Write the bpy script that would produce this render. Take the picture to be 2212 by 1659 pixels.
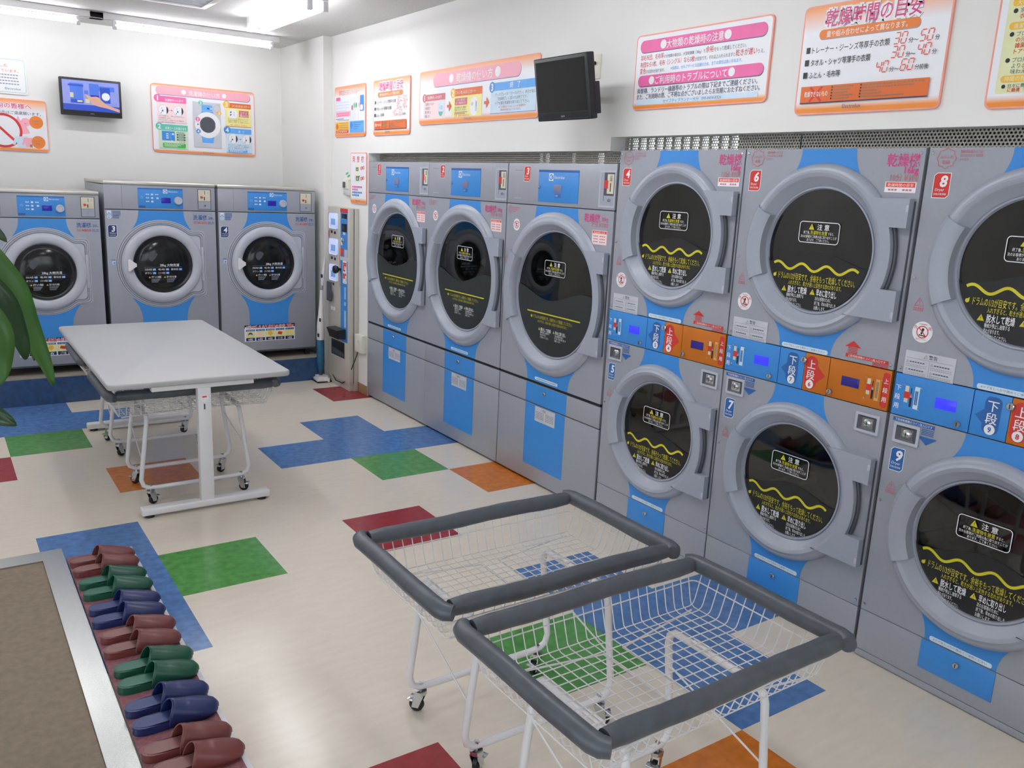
import bpy, bmesh, math, random
from mathutils import Matrix, Vector, Euler
random.seed(7)
PI = math.pi
SC = bpy.context.scene
COL = SC.collection
for o in list(bpy.data.objects):
    bpy.data.objects.remove(o)

# ------------------------------------------------------------------ camera, world, exposure
cam_d = bpy.data.cameras.new('camera')
cam = bpy.data.objects.new('camera', cam_d)
COL.objects.link(cam)
cam.location = (-2.8318569, -5.63214479, 1.70920254)
cam.rotation_euler = (1.34130592, -0.04539463, -0.59414753)
cam_d.sensor_width = 36.0
cam_d.lens = 29.8986365
cam_d.clip_start = 0.05
SC.camera = cam
world = bpy.data.worlds.new('world')
SC.world = world
world.use_nodes = True
world.node_tree.nodes['Background'].inputs[0].default_value = (0.86, 0.93, 1.0, 1)
world.node_tree.nodes['Background'].inputs[1].default_value = 1.6
SC.view_settings.view_transform = 'Standard'
SC.view_settings.look = 'None'
SC.view_settings.gamma = 1.0
SC.view_settings.use_curve_mapping = False
SC.view_settings.exposure = 0.76
SC.cycles.use_denoising = True
SC.cycles.max_bounces = 8
SC.cycles.diffuse_bounces = 5
SC.cycles.glossy_bounces = 4
SC.cycles.transparent_max_bounces = 12
SC.cycles.transmission_bounces = 6
SC.cycles.sample_clamp_indirect = 6.0
SC.cycles.caustics_reflective = False
SC.cycles.caustics_refractive = False
TUBE = 17.0          # radiance of the fluorescent tubes

# ------------------------------------------------------------------ materials
def lin(c):
    c = c / 255.0
    return c / 12.92 if c <= 0.04045 else ((c + 0.055) / 1.055) ** 2.4
MATS = {}
def M(name, rgb, rough=0.5, metal=0.0, var=0.05, scale=18.0, bump=0.0, spec=0.5, emit=0.0, bscale=None, alpha=1.0, stretch=None, coat=0.0):
    if name in MATS:
        return MATS[name]
    m = bpy.data.materials.new(name)
    m.use_nodes = True
    nt = m.node_tree
    b = nt.nodes['Principled BSDF']
    col = (lin(rgb[0]), lin(rgb[1]), lin(rgb[2]), 1)
    tc = nt.nodes.new('ShaderNodeTexCoord')
    n = nt.nodes.new('ShaderNodeTexNoise')
    n.inputs['Scale'].default_value = scale
    n.inputs['Detail'].default_value = 4
    src = tc.outputs['Object']
    if stretch:
        mp = nt.nodes.new('ShaderNodeMapping')
        mp.inputs['Scale'].default_value = stretch
        nt.links.new(src, mp.inputs[0])
        src = mp.outputs[0]
    nt.links.new(src, n.inputs['Vector'])
    r = nt.nodes.new('ShaderNodeValToRGB')
    r.color_ramp.elements[0].position = 0.3
    r.color_ramp.elements[1].position = 0.7
    lo = [max(0, x * (1 - var)) for x in col[:3]]
    hi = [min(1, x * (1 + var)) for x in col[:3]]
    r.color_ramp.elements[0].color = (*lo, 1)
    r.color_ramp.elements[1].color = (*hi, 1)
    nt.links.new(n.outputs['Fac'], r.inputs[0])
    nt.links.new(r.outputs[0], b.inputs['Base Color'])
    b.inputs['Roughness'].default_value = rough
    b.inputs['Metallic'].default_value = metal
    b.inputs['Specular IOR Level'].default_value = spec
    b.inputs['Alpha'].default_value = alpha
    b.inputs['Coat Weight'].default_value = coat
    b.inputs['Coat Roughness'].default_value = 0.15
    if emit:
        nt.links.new(r.outputs[0], b.inputs['Emission Color'])
        b.inputs['Emission Strength'].default_value = emit
    if bump:
        n2 = nt.nodes.new('ShaderNodeTexNoise')
        n2.inputs['Scale'].default_value = bscale or scale * 4
        n2.inputs['Detail'].default_value = 3
        nt.links.new(src, n2.inputs['Vector'])
        bp = nt.nodes.new('ShaderNodeBump')
        bp.inputs['Strength'].default_value = bump
        bp.inputs['Distance'].default_value = 0.002
        nt.links.new(n2.outputs['Fac'], bp.inputs['Height'])
        nt.links.new(bp.outputs[0], b.inputs['Normal'])
    MATS[name] = m
    return m

def tile_mat(name, rgb, var, streak=False):
    m = M(name, rgb, rough=0.18, var=var, scale=26 if not streak else 5.0, spec=0.38,
          bump=0.06, bscale=9, stretch=(1.6, 7.0, 1) if streak else None)
    return m
TILE = {'w': tile_mat('cream vinyl tile', (224, 213, 197), 0.03, True),
        'b': tile_mat('blue vinyl tile', (84, 122, 174), 0.2),
        'g': tile_mat('green vinyl tile', (84, 146, 76), 0.2),
        'r': tile_mat('red vinyl tile', (150, 44, 54), 0.14),
        'o': tile_mat('orange vinyl tile', (204, 118, 44), 0.14)}
WALL = M('white wall paint', (232, 231, 228), rough=0.7, var=0.015, scale=3, bump=0.05, bscale=160)
CEIL = M('speckled white ceiling board', (214, 212, 210), rough=0.85, var=0.07, scale=90, bump=0.1)
GREY = M('silver grey enamel', (158, 162, 172), rough=0.36, metal=0.1, var=0.02, scale=60, spec=0.5)
GREYD = M('grey moulded plastic', (160, 165, 178), rough=0.33, var=0.02, scale=60)
GREYL = M('light grey moulded plastic', (184, 188, 198), rough=0.3, var=0.02)
GREYR = M('dark grey seal', (74, 78, 86), rough=0.4, var=0.05)
BLUE = M('bright blue enamel', (58, 138, 214), rough=0.38, var=0.02, scale=60)
BLUE2 = M('mid blue print', (40, 98, 168), rough=0.45)
BLUED = M('deep blue print', (24, 52, 108), rough=0.45)
NAVY = M('navy print', (22, 36, 78), rough=0.45)
ORANGE = M('orange enamel', (196, 108, 14), rough=0.4, var=0.02)
ORANGEP = M('orange print', (232, 128, 52), rough=0.5, var=0.02)
ORANGED = M('deep orange print', (222, 106, 38), rough=0.5, var=0.02)
RED = M('red print', (206, 52, 46), rough=0.45, var=0.02)
REDB = M('bright red print', (226, 66, 44), rough=0.45, var=0.02)
PINK = M('magenta print', (214, 60, 128), rough=0.45, var=0.02)
PINKB = M('pink banner print', (232, 104, 164), rough=0.45, var=0.04)
PINKL = M('pale pink print', (244, 172, 188), rough=0.5, var=0.02)
PINKLL = M('very pale pink print', (246, 220, 220), rough=0.5, var=0.01)
SALMON = M('salmon red print', (204, 110, 118), rough=0.5)
WHITE = M('white print', (238, 238, 240), rough=0.45, var=0.01)
PAPER = M('white sign face', (236, 237, 242), rough=0.4, var=0.01)
SIGNB = M('sign border print', (236, 158, 140), rough=0.45)
BLACK = M('black print', (28, 30, 36), rough=0.45)
INK = M('grey blue ink', (84, 90, 112), rough=0.5)
INKL = M('pale ink', (150, 154, 172), rough=0.5)
YEL = M('yellow print', (206, 196, 38), rough=0.45)
YELL = M('pale yellow print', (240, 232, 150), rough=0.5, var=0.02)
YELO = M('amber print', (240, 186, 60), rough=0.5)
SKY = M('sky blue print', (94, 168, 236), rough=0.5)
SKYL = M('pale blue print', (206, 226, 242), rough=0.5)
TEAL = M('teal print', (98, 190, 170), rough=0.5)
TEALD = M('dark teal print', (40, 110, 100), rough=0.5)
MINT = M('pale green print', (206, 220, 196), rough=0.5)
GREENP = M('green print', (70, 176, 84), rough=0.5)
PAPO = M('pale orange label', (222, 164, 92), rough=0.5)
CREAMP = M('cream print', (226, 228, 180), rough=0.5)
GREYP = M('grey print', (198, 200, 208), rough=0.5)
DARK = M('dark gap', (22, 23, 27), rough=0.6)
DRUM = M('dark drum steel', (44, 46, 48), rough=0.35, metal=0.6, var=0.2, scale=30)
CHROME = M('chrome', (205, 208, 212), rough=0.16, metal=1.0, var=0.03)
STEEL = M('brushed stainless steel', (206, 204, 196), rough=0.34, metal=0.85, var=0.06, scale=10, stretch=(2, 60, 2))
ALU = M('brushed aluminium', (196, 198, 194), rough=0.24, metal=0.95, var=0.05, scale=14, stretch=(40, 2, 2), bump=0.05)
WHITEM = M('white powder coat', (226, 224, 226), rough=0.35, var=0.015)
WIRE = M('white coated wire', (222, 220, 220), rough=0.4, var=0.02)
TABLE = M('white laminate', (180, 180, 182), rough=0.34, var=0.01, scale=6)
FOAM = M('dark grey vinyl foam', (80, 85, 92), rough=0.38, var=0.14, scale=26, bump=0.35, bscale=40)
RUBBER = M('black rubber', (24, 24, 26), rough=0.5)
BLACKP = M('black plastic', (26, 27, 31), rough=0.35)
BLACKG = M('glossy black screen', (16, 17, 20), rough=0.12)
CREAM = M('cream plastic', (214, 206, 182), rough=0.4)
IVORY = M('ivory plastic', (226, 224, 208), rough=0.45)
BEIGEM = M('beige grey machine enamel', (192, 188, 178), rough=0.42, var=0.02)
BROWN = M('brown vinyl skirting', (150, 122, 92), rough=0.5)
PLINTH = M('blue vinyl plinth face', (46, 74, 114), rough=0.3, var=0.22, scale=24)
PLTOP = M('grey concrete plinth top', (150, 142, 130), rough=0.7, var=0.08)
MAT = M('brown ribbed entrance mat', (138, 124, 106), rough=0.92, var=0.12, scale=40, bump=0.5, bscale=300)
CARPET = M('dusty pink carpet', (142, 92, 98), rough=0.95, var=0.22, scale=70, bump=0.8, bscale=260)
SLIP = {'maroon': (M('maroon vinyl', (118, 60, 58), rough=0.36, var=0.07, scale=20, bump=0.25, bscale=24), M('dusty maroon insole', (136, 92, 88), rough=0.5)),
        'green': (M('green vinyl', (22, 82, 62), rough=0.36, var=0.08, scale=20, bump=0.25, bscale=24), M('green insole', (48, 104, 84), rough=0.48)),
        'navy': (M('navy vinyl', (32, 44, 96), rough=0.36, var=0.08, scale=20, bump=0.25, bscale=24), M('navy insole', (56, 66, 116), rough=0.48))}
LCD = M('lit blue display', (34, 30, 140), rough=0.2, emit=0.25)
LCDB = M('bright blue display', (44, 46, 222), rough=0.2, emit=0.75)
LCDD = M('dim display', (34, 30, 116), rough=0.2, emit=0.2)
LCDG = M('grey display', (120, 122, 152), rough=0.25)
BUTTON = M('lit white push plate', (200, 210, 246), rough=0.3, emit=0.2)
TUBEM = M('lit fluorescent tube', (248, 250, 254), rough=0.4, var=0.0, emit=TUBE)
TUBEW = M('bright fluorescent tube', (248, 250, 254), rough=0.4, var=0.0, emit=TUBE * 1.0)
TUBED = M('dimmed fluorescent tube', (248, 250, 254), rough=0.4, var=0.0, emit=TUBE * .7)  # emission turned down to balance wall and floor brightness
CUPBLUE = M('smoky blue plastic', (36, 96, 130), rough=0.15, var=0.1)
FILM = M('smoked window film', (50, 56, 56), rough=0.4, var=0.03, alpha=0.82)
FILMS = M('dark smoked window film', (48, 48, 50), rough=0.4, var=0.03, alpha=0.7)
SKIN = M('screen skin tone', (196, 150, 130), rough=0.3, emit=0.15)
TVB1 = M('screen blue', (66, 106, 200), rough=0.25, emit=0.16)
TVB2 = M('screen deep blue', (36, 70, 176), rough=0.25, emit=0.16)
TVB3 = M('screen pale lilac', (126, 136, 200), rough=0.25, emit=0.16)
TVW = M('screen white', (206, 208, 226), rough=0.25, emit=0.18)
TVY = M('screen yellow', (190, 186, 140), rough=0.25, emit=0.15)
SOIL = M('potting soil', (62, 48, 36), rough=0.95, bump=0.6)
POT = M('dark ceramic pot', (70, 60, 54), rough=0.4)
BARK = M('grey brown bark', (110, 92, 70), rough=0.85, bump=0.6, scale=30)

def clear_mat():
    return glass_mat('clear window glass', .93, .95, 1.5)
def glass_mat(name='tinted door glass', lo=.30, hi=.36, ior=1.8):
    m = bpy.data.materials.new(name)
    m.use_nodes = True
    nt = m.node_tree
    nt.nodes.remove(nt.nodes['Principled BSDF'])
    out = nt.nodes['Material Output']
    tr = nt.nodes.new('ShaderNodeBsdfTransparent')
    gl = nt.nodes.new('ShaderNodeBsdfGlossy')
    nz = nt.nodes.new('ShaderNodeTexNoise')
    nz.inputs['Scale'].default_value = 3
    mr = nt.nodes.new('ShaderNodeMapRange')
    mr.inputs['To Min'].default_value = lo
    mr.inputs['To Max'].default_value = hi
    nt.links.new(nz.outputs['Fac'], mr.inputs['Value'])
    nt.links.new(mr.outputs[0], tr.inputs['Color'])
    gl.inputs['Roughness'].default_value = 0.03
    fr = nt.nodes.new('ShaderNodeFresnel')
    fr.inputs['IOR'].default_value = ior
    mx = nt.nodes.new('ShaderNodeMixShader')
    nt.links.new(fr.outputs[0], mx.inputs[0])
    nt.links.new(tr.outputs[0], mx.inputs[1])
    nt.links.new(gl.outputs[0], mx.inputs[2])
    nt.links.new(mx.outputs[0], out.inputs['Surface'])
    return m
GLASS = glass_mat()

def perforated_mat():
    m = bpy.data.materials.new('perforated steel')
    m.use_nodes = True
    nt = m.node_tree
    b = nt.nodes['Principled BSDF']
    b.inputs['Base Color'].default_value = (lin(186), lin(182), lin(170), 1)
    b.inputs['Metallic'].default_value = 0.35
    b.inputs['Roughness'].default_value = 0.35
    tc = nt.nodes.new('ShaderNodeTexCoord')
    sp = nt.nodes.new('ShaderNodeSeparateXYZ')
    nt.links.new(tc.outputs['Object'], sp.inputs[0])
    def mth(op, a, bb=None):
        n = nt.nodes.new('ShaderNodeMath')
        n.operation = op
        for i, x in enumerate((a, bb)):
            if x is None:
                continue
            if isinstance(x, (int, float)):
                n.inputs[i].default_value = x
            else:
                nt.links.new(x, n.inputs[i])
        return n.outputs[0]
    p = 0.0135
    v = mth('DIVIDE', sp.outputs['Y'], p * 0.866)
    row = mth('FLOOR', v)
    odd = mth('MULTIPLY', mth('MODULO', mth('ABSOLUTE', row), 2.0), 0.5)
    u = mth('ADD', mth('DIVIDE', sp.outputs['X'], p), odd)
    du = mth('SUBTRACT', mth('SUBTRACT', u, mth('FLOOR', u)), 0.5)
    dv = mth('MULTIPLY', mth('SUBTRACT', mth('SUBTRACT', v, row), 0.5), 0.866)
    d = mth('SQRT', mth('ADD', mth('MULTIPLY', du, du), mth('MULTIPLY', dv, dv)))
    a = mth('GREATER_THAN', d, 0.31)
    nt.links.new(a, b.inputs['Alpha'])
    return m
PERF = perforated_mat()

def sign_grad(name, top, bot, tcol=(242, 150, 70), bcol=(236, 142, 50)):
    """white sheet printed with orange bands that fade from its top and bottom edge"""
    m = bpy.data.materials.new(name)
    m.use_nodes = True
    nt = m.node_tree
    b = nt.nodes['Principled BSDF']
    b.inputs['Roughness'].default_value = 0.4
    tc = nt.nodes.new('ShaderNodeTexCoord')
    sp = nt.nodes.new('ShaderNodeSeparateXYZ')
    nt.links.new(tc.outputs['Generated'], sp.inputs[0])
    r = nt.nodes.new('ShaderNodeValToRGB')
    w = (lin(236), lin(237), lin(242), 1)
    cr = r.color_ramp
    cr.elements[0].position = 0.0
    cr.elements[0].color = (lin(bcol[0]), lin(bcol[1]), lin(bcol[2]), 1)
    cr.elements[1].position = 1.0
    cr.elements[1].color = (lin(tcol[0]), lin(tcol[1]), lin(tcol[2]), 1) if top else w
    for p, c in ((max(bot, .002), w), (1 - max(top, .002), w)):
        e = cr.elements.new(p)
        e.color = c
    if bot > .02:
        e = cr.elements.new(bot * .35)
        e.color = cr.elements[0].color
    nt.links.new(sp.outputs['Y'], r.inputs[0])
    nt.links.new(r.outputs[0], b.inputs['Base Color'])
    return m

# ------------------------------------------------------------------ mesh builder
TXT = {}
def text_geo(s, bold):
    if bold < .05 and any(ord(c) > 0x2e7f for c in s):
        bold *= .35
    k = (s, bold)
    if k not in TXT:
        cu = bpy.data.curves.new('glyphs', 'FONT')
        cu.body = s
        cu.size = 1
        cu.offset = bold
        cu.resolution_u = 2
        o = bpy.data.objects.new('glyphs', cu)
        COL.objects.link(o)
        me = bpy.data.meshes.new_from_object(o.evaluated_get(bpy.context.evaluated_depsgraph_get()))
        vs = [(v.co.x, v.co.y) for v in me.vertices]
        fs = [tuple(p.vertices) for p in me.polygons]
        bpy.data.objects.remove(o)
        bpy.data.curves.remove(cu)
        bpy.data.meshes.remove(me)
        TXT[k] = (vs, fs)
    return TXT[k]

def rrect_pts(x0, y0, x1, y1, r=0.0, n=5):
    if r <= 0:
        return [(x0, y0), (x1, y0), (x1, y1), (x0, y1)]
    r = min(r, (x1 - x0) / 2 - 1e-6, (y1 - y0) / 2 - 1e-6)
    p = []
    for cx, cy, a in ((x1 - r, y0 + r, -90), (x1 - r, y1 - r, 0), (x0 + r, y1 - r, 90), (x0 + r, y0 + r, 180)):
        for i in range(n + 1):
            t = math.radians(a + 90 * i / n)
            p.append((cx + r * math.cos(t), cy + r * math.sin(t)))
    return p
def circ_pts(cx, cy, r, n=32, ry=None):
    ry = ry or r
    return [(cx + r * math.cos(2 * PI * i / n), cy + ry * math.sin(2 * PI * i / n)) for i in range(n)]

class MB:
    def __init__(s, z=0.0):
        s.v = []; s.f = []; s.fm = []; s.mats = []; s.z = z
    def mi(s, mat):
        if mat not in s.mats:
            s.mats.append(mat)
        return s.mats.index(mat)
    def add(s, vs, fs, mat):
        o = len(s.v)
        s.v += [tuple(x) for x in vs]
        k = s.mi(mat)
        for f in fs:
            s.f.append([i + o for i in f])
            s.fm.append(k)
    def box(s, a, b, mat, bev=0.0, seg=2, mtx=None):
        lo = [min(a[i], b[i]) for i in range(3)]
        hi = [max(a[i], b[i]) for i in range(3)]
        bm = bmesh.new()
        bmesh.ops.create_cube(bm, size=1)
        for v in bm.verts:
            v.co = Vector([lo[i] + (v.co[i] + .5) * (hi[i] - lo[i]) for i in range(3)])
        if bev:
            bmesh.ops.bevel(bm, geom=list(bm.edges), offset=bev, segments=seg, profile=.5, affect='EDGES')
        if mtx is not None:
            bmesh.ops.transform(bm, matrix=mtx, verts=list(bm.verts))
        bm.verts.index_update()
        s.add([v.co for v in bm.verts], [[v.index for v in f.verts] for f in bm.faces], mat)
        bm.free()
    def flat(s, pts, mat, z=None, dz=0.00006):
        if z is None:
            s.z += dz
            z = s.z
        s.add([(x, y, z) for x, y in pts], [list(range(len(pts)))], mat)
    def rect(s, x0, y0, x1, y1, mat, r=0.0, z=None):
        s.flat(rrect_pts(min(x0, x1), min(y0, y1), max(x0, x1), max(y0, y1), r), mat, z)
    def circ(s, cx, cy, r, mat, n=32, ry=None, z=None):
        s.flat(circ_pts(cx, cy, r, n, ry), mat, z)
    def ringf(s, outer, inner, mat, z=None):
        if z is None:
            s.z += .00006
            z = s.z
        n = len(outer)
        s.add([(x, y, z) for x, y in outer] + [(x, y, z) for x, y in inner],
              [[i, (i + 1) % n, n + (i + 1) % n, n + i] for i in range(n)], mat)
    def frame(s, x0, y0, x1, y1, t, mat, r=0.0, z=None):
        s.ringf(rrect_pts(x0, y0, x1, y1, max(r, .0001)), rrect_pts(x0 + t, y0 + t, x1 - t, y1 - t, max(r - t, .00005)), mat, z)
    def line(s, pts, t, mat, z=None):
        """flat ribbon of width t along the points"""
        if z is None:
            s.z += .00006
            z = s.z
        L = []; R = []
        for i, p in enumerate(pts):
            a = pts[max(i - 1, 0)]; b = pts[min(i + 1, len(pts) - 1)]
            dx, dy = b[0] - a[0], b[1] - a[1]
            d = math.hypot(dx, dy) or 1
            nx, ny = -dy / d * t / 2, dx / d * t / 2
            L.append((p[0] + nx, p[1] + ny, z)); R.append((p[0] - nx, p[1] - ny, z))
        n = len(pts)
        s.add(L + R, [[n + i, n + i + 1, i + 1, i] for i in range(n - 1)], mat)
    def prism(s, pts, z0, z1, mat, bottom=True):
        n = len(pts)
        vs = [(x, y, z0) for x, y in pts] + [(x, y, z1) for x, y in pts]
        fs = [[i, (i + 1) % n, n + (i + 1) % n, n + i] for i in range(n)]
        fs.append(list(range(n, 2 * n)))
        if bottom:
            fs.append(list(range(n - 1, -1, -1)))
        s.add(vs, fs, mat)
    def lathe(s, cx, cy, prof, mat, n=72, a0=0.0, a1=2 * PI, cap=False):
        full = abs(a1 - a0 - 2 * PI) < 1e-6
        m = n if full else n + 1
        vs = []
        for i in range(m):
            t = a0 + (a1 - a0) * i / n
            for r, z in prof:
                vs.append((cx + r * math.cos(t), cy + r * math.sin(t), z))
        k = len(prof)
        fs = []
        for i in range(n):
            j = (i + 1) % m
            for q in range(k - 1):
                fs.append([i * k + q, j * k + q, j * k + q + 1, i * k + q + 1])
        if cap and not full:
            fs.append(list(range(k)))
            fs.append([n * k + q for q in range(k - 1, -1, -1)])
        s.add(vs, fs, mat)
    def tube(s, pts, r, mat, n=8, closed=False, rr=None):
        P = [Vector(p) for p in pts]
        m = len(P)
        vs = []
        T = []
        for i in range(m):
            a = P[i - 1] if (i > 0 or closed) else P[i]
            b = P[(i + 1) % m] if (i < m - 1 or closed) else P[i]
            d = b - a
            T.append(d.normalized() if d.length > 1e-9 else Vector((0, 0, 1)))
        up = Vector((0, 0, 1)) if abs(T[0].z) < .9 else Vector((1, 0, 0))
        N = (up - T[0] * up.dot(T[0])).normalized()
        for i in range(m):
            N = (N - T[i] * N.dot(T[i]))
            if N.length < 1e-6:
                N = T[i].orthogonal()
            N.normalize()
            B = T[i].cross(N)
            q = rr[i] if rr else r
            for j in range(n):
                t = 2 * PI * j / n
                vs.append(P[i] + (N * math.cos(t) + B * math.sin(t)) * q)
        fs = []
        for i in range(m if closed else m - 1):
            k = (i + 1) % m
            for j in range(n):
                l = (j + 1) % n
                fs.append([i * n + j, i * n + l, k * n + l, k * n + j])
        if not closed:
            fs.append(list(range(n - 1, -1, -1)))
            fs.append([(m - 1) * n + j for j in range(n)])
        s.add(vs, fs, mat)
    def text(s, x, y, size, body, mat, w=None, bold=0.0, align='L', z=None, rot=0.0, slant=0.0, sy=1.0):
        vs, fs = text_geo(body, bold)
        if not vs:
            return
        if z is None:
            s.z += .00006
            z = s.z
        x0 = min(v[0] for v in vs); x1 = max(v[0] for v in vs)
        sx = size if w is None else w / (x1 - x0)
        if align == 'C':
            ox = -(x0 + x1) / 2
        elif align == 'R':
            ox = -x1
        else:
            ox = -x0
        c, sn = math.cos(rot), math.sin(rot)
        out = []
        for a, b in vs:
            a = (a + ox) * sx + b * size * slant
            b = b * size * sy
            out.append((x + a * c - b * sn, y + a * sn + b * c, z))
        s.add(out, fs, mat)
    def bars(s, x0, x1, y, h, mat, n=9, gap=.25, z=None):
        """one row of print too small to read"""
        if z is None:
            s.z += .00006
            z = s.z
        w = (x1 - x0) / n
        for i in range(n):
            a = x0 + i * w
            b = a + w * (1 - gap)
            s.add([(a, y, z), (b, y, z), (b, y + h, z), (a, y + h, z)], [[0, 1, 2, 3]], mat)
    def build(s, name, parent=None, mtx=None, smooth=40):
        me = bpy.data.meshes.new(name)
        me.from_pydata(s.v, [], s.f)
        for m in s.mats:
            me.materials.append(m)
        me.polygons.foreach_set('material_index', s.fm)
        me.update()
        if smooth:
            me.polygons.foreach_set('use_smooth', [True] * len(me.polygons))
            me.set_sharp_from_angle(angle=math.radians(smooth))
        o = bpy.data.objects.new(name, me)
        COL.objects.link(o)
        if parent:
            o.parent = parent
        if mtx is not None:
            o.matrix_local = mtx
        return o

def RW(y, z, x=0.0):
    """local frame of things facing the room from the right wall: u runs right in the picture, v up, w out of the wall"""
    return Matrix(((0, 0, -1, x), (-1, 0, 0, y), (0, 1, 0, z), (0, 0, 0, 1)))
def BW(x, z, y):
    return Matrix(((1, 0, 0, x), (0, 0, -1, y), (0, 1, 0, z), (0, 0, 0, 1)))
def tag(o, label, cat, group=None):
    o['label'] = label
    o['category'] = cat
    if group:
        o['group'] = group
    return o
def thing(name, mtx, label, cat, group=None):
    o = bpy.data.objects.new(name, None)
    o.empty_display_size = .1
    COL.objects.link(o)
    o.matrix_world = mtx
    return tag(o, label, cat, group)
def struct(mb, name, mtx=None):
    o = mb.build(name, None, mtx)
    o['kind'] = 'structure'
    return o
def copy_tree(o, parent=None, skip=()):
    c = o.copy()
    COL.objects.link(c)
    if parent:
        c.parent = parent
    for ch in list(o.children):
        if ch.name.split('.')[0] not in skip:
            copy_tree(ch, c, skip)
    return c
T3 = Matrix.Translation

# ------------------------------------------------------------------ room shell
CH = 2.803          # ceiling height
YB = 2.235          # back wall
XL = -4.6           # left wall
YF = -7.2           # wall behind the camera
YS = -4.76          # end of the dryer recess
TX, TY, X0 = 0.445, 0.4506, -0.314
CELLS = {(0, 0): 'b', (1, 1): 'b', (0, 1): 'b', (-1, 1): 'b', (0, 2): 'g', (-1, 3): 'o', (1, 4): 'r', (-1, -2): 'r',
         (4, -1): 'g', (5, 0): 'r', (3, 1): 'o', (4, -3): 'b', (5, -3): 'b', (6, -3): 'b', (5, -2): 'b', (4, -2): 'b', (3, -2): 'b', (6, -2): 'b',
         (4, 3): 'b', (4, 4): 'b', (4, 5): 'b', (3, 4): 'g', (3, 8): 'r', (1, 9): 'o', (0, 8): 'b', (0, 7): 'b', (-1, 7): 'b', (0, 6): 'b', (1, 7): 'g',
         (2, 11): 'b', (7, 3): 'g', (5, 9): 'o', (7, 8): 'r'}
mb = MB()
for a in range(-1, 10):
    for b in range(-5, 16):
        x1 = min(X0 - TX * a, 0.1); x0 = max(X0 - TX * (a + 1), XL)
        y1 = min(-TY * b, YB); y0 = max(-TY * (b + 1), YF)
        if x1 <= x0 or y1 <= y0:
            continue
        mb.add([(x0, y0, 0), (x1, y0, 0), (x1, y1, 0), (x0, y1, 0)], [[0, 1, 2, 3]], TILE[CELLS.get((a, b), 'w')])
mb.add([(0.1, YF, -0.001), (1.5, YF, -0.001), (1.5, YB, -0.001), (0.1, YB, -0.001)], [[0, 1, 2, 3]], TILE['w'])
mb.box((XL, YF, -.12), (1.5, YB, -.004), PLTOP)
struct(mb, 'floor')
mb = MB(); mb.box((XL, YF, CH), (1.5, YB + .12, CH + .1), CEIL)
struct(mb, 'ceiling')
mb = MB(); mb.box((XL, YB, 0), (1.5, YB + .12, CH), WALL)
struct(mb, 'wall_back')
mb = MB()
mb.box((0, .521, 0), (.12, YB, CH), WALL)
mb.box((0, -2.293, 1.897), (.12, .521, CH), WALL)
mb.box((0, YS, 1.962), (.12, -2.293, CH), WALL)
mb.box((0, YF, 0), (.12, YS, CH), WALL)
struct(mb, 'wall_right')
mb = MB()
mb.box((XL - .12, -2.6, 0), (XL, YB + .12, CH), WALL)
mb.box((XL - .12, YF, 2.36), (XL, -2.6, CH), WALL)
mb.box((XL - .12, YF, 0), (XL, -6.9, 2.36), WALL)
struct(mb, 'wall_left')
CLEAR = clear_mat()
# entrance doors, unseen on the left, with wide glazing added to let daylight in
for k in range(5):
    y0 = -6.9 + k * .86
    mb = MB()
    for a, b in ((y0, y0 + .05), (y0 + .81, y0 + .86)):
        mb.box((XL - .08, a, 0), (XL - .02, b, 2.36), GREYR, bev=.003)
    for a, b in ((0, .08), (2.28, 2.36), (1.0, 1.04)):
        mb.box((XL - .08, y0 + .05, a), (XL - .02, y0 + .81, b), GREYR, bev=.003)
    o = struct(mb, 'door_%d' % (k + 1) if k in (1, 2) else 'window_%d' % (k + 2))
    mb = MB()
    mb.add([(XL - .05, y0 + .05, .08), (XL - .05, y0 + .81, .08), (XL - .05, y0 + .81, 2.28), (XL - .05, y0 + .05, 2.28)], [[0, 1, 2, 3]], CLEAR)
    mb.build('pane', o)
mb = MB()
mb.box((XL - .12, YF - .12, 0), (1.5, YF, .9), WALL)
mb.box((XL - .12, YF - .12, 2.36), (1.5, YF, CH), WALL)
mb.box((-.6, YF - .12, .9), (1.5, YF, 2.36), WALL)
mb.box((XL - .12, YF - .12, .9), (-4.2, YF, 2.36), WALL)
struct(mb, 'wall_front')
for k in range(3):  # unseen windows behind the camera, added so daylight brightens the machine fronts
    x0 = -4.2 + k * 1.2
    mb = MB()
    for a, b in ((x0, x0 + .05), (x0 + 1.15, x0 + 1.2)):
        mb.box((a, YF - .09, .9), (b, YF - .03, 2.36), GREYR, bev=.003)
    for a, b in ((.9, .95), (2.31, 2.36)):
        mb.box((x0 + .05, YF - .09, a), (x0 + 1.15, YF - .03, b), GREYR, bev=.003)
    o = struct(mb, 'window_%d' % (k + 7))
    mb = MB()
    mb.add([(x0 + .05, YF - .06, .95), (x0 + 1.15, YF - .06, .95), (x0 + 1.15, YF - .06, 2.31), (x0 + .05, YF - .06, 2.31)], [[0, 1, 2, 3]], CLEAR)
    mb.build('pane', o)
mb = MB(); mb.box((-.07, 1.24, 0), (0.0, YB, CH), WALL)
struct(mb, 'trim_1')            # pillar in the corner
mb = MB()
mb.box((-.006, .521, 0), (0.0, 1.24, .078), BROWN, bev=.002)
struct(mb, 'baseboard_right')
# raised plinth under the washers
mb = MB()
mb.box((XL, 1.205, 0), (-.105, YB, .196), PLINTH)
mb.box((XL, 1.203, .196), (-.103, YB, .203), PLTOP)
struct(mb, 'trim_2')
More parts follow.
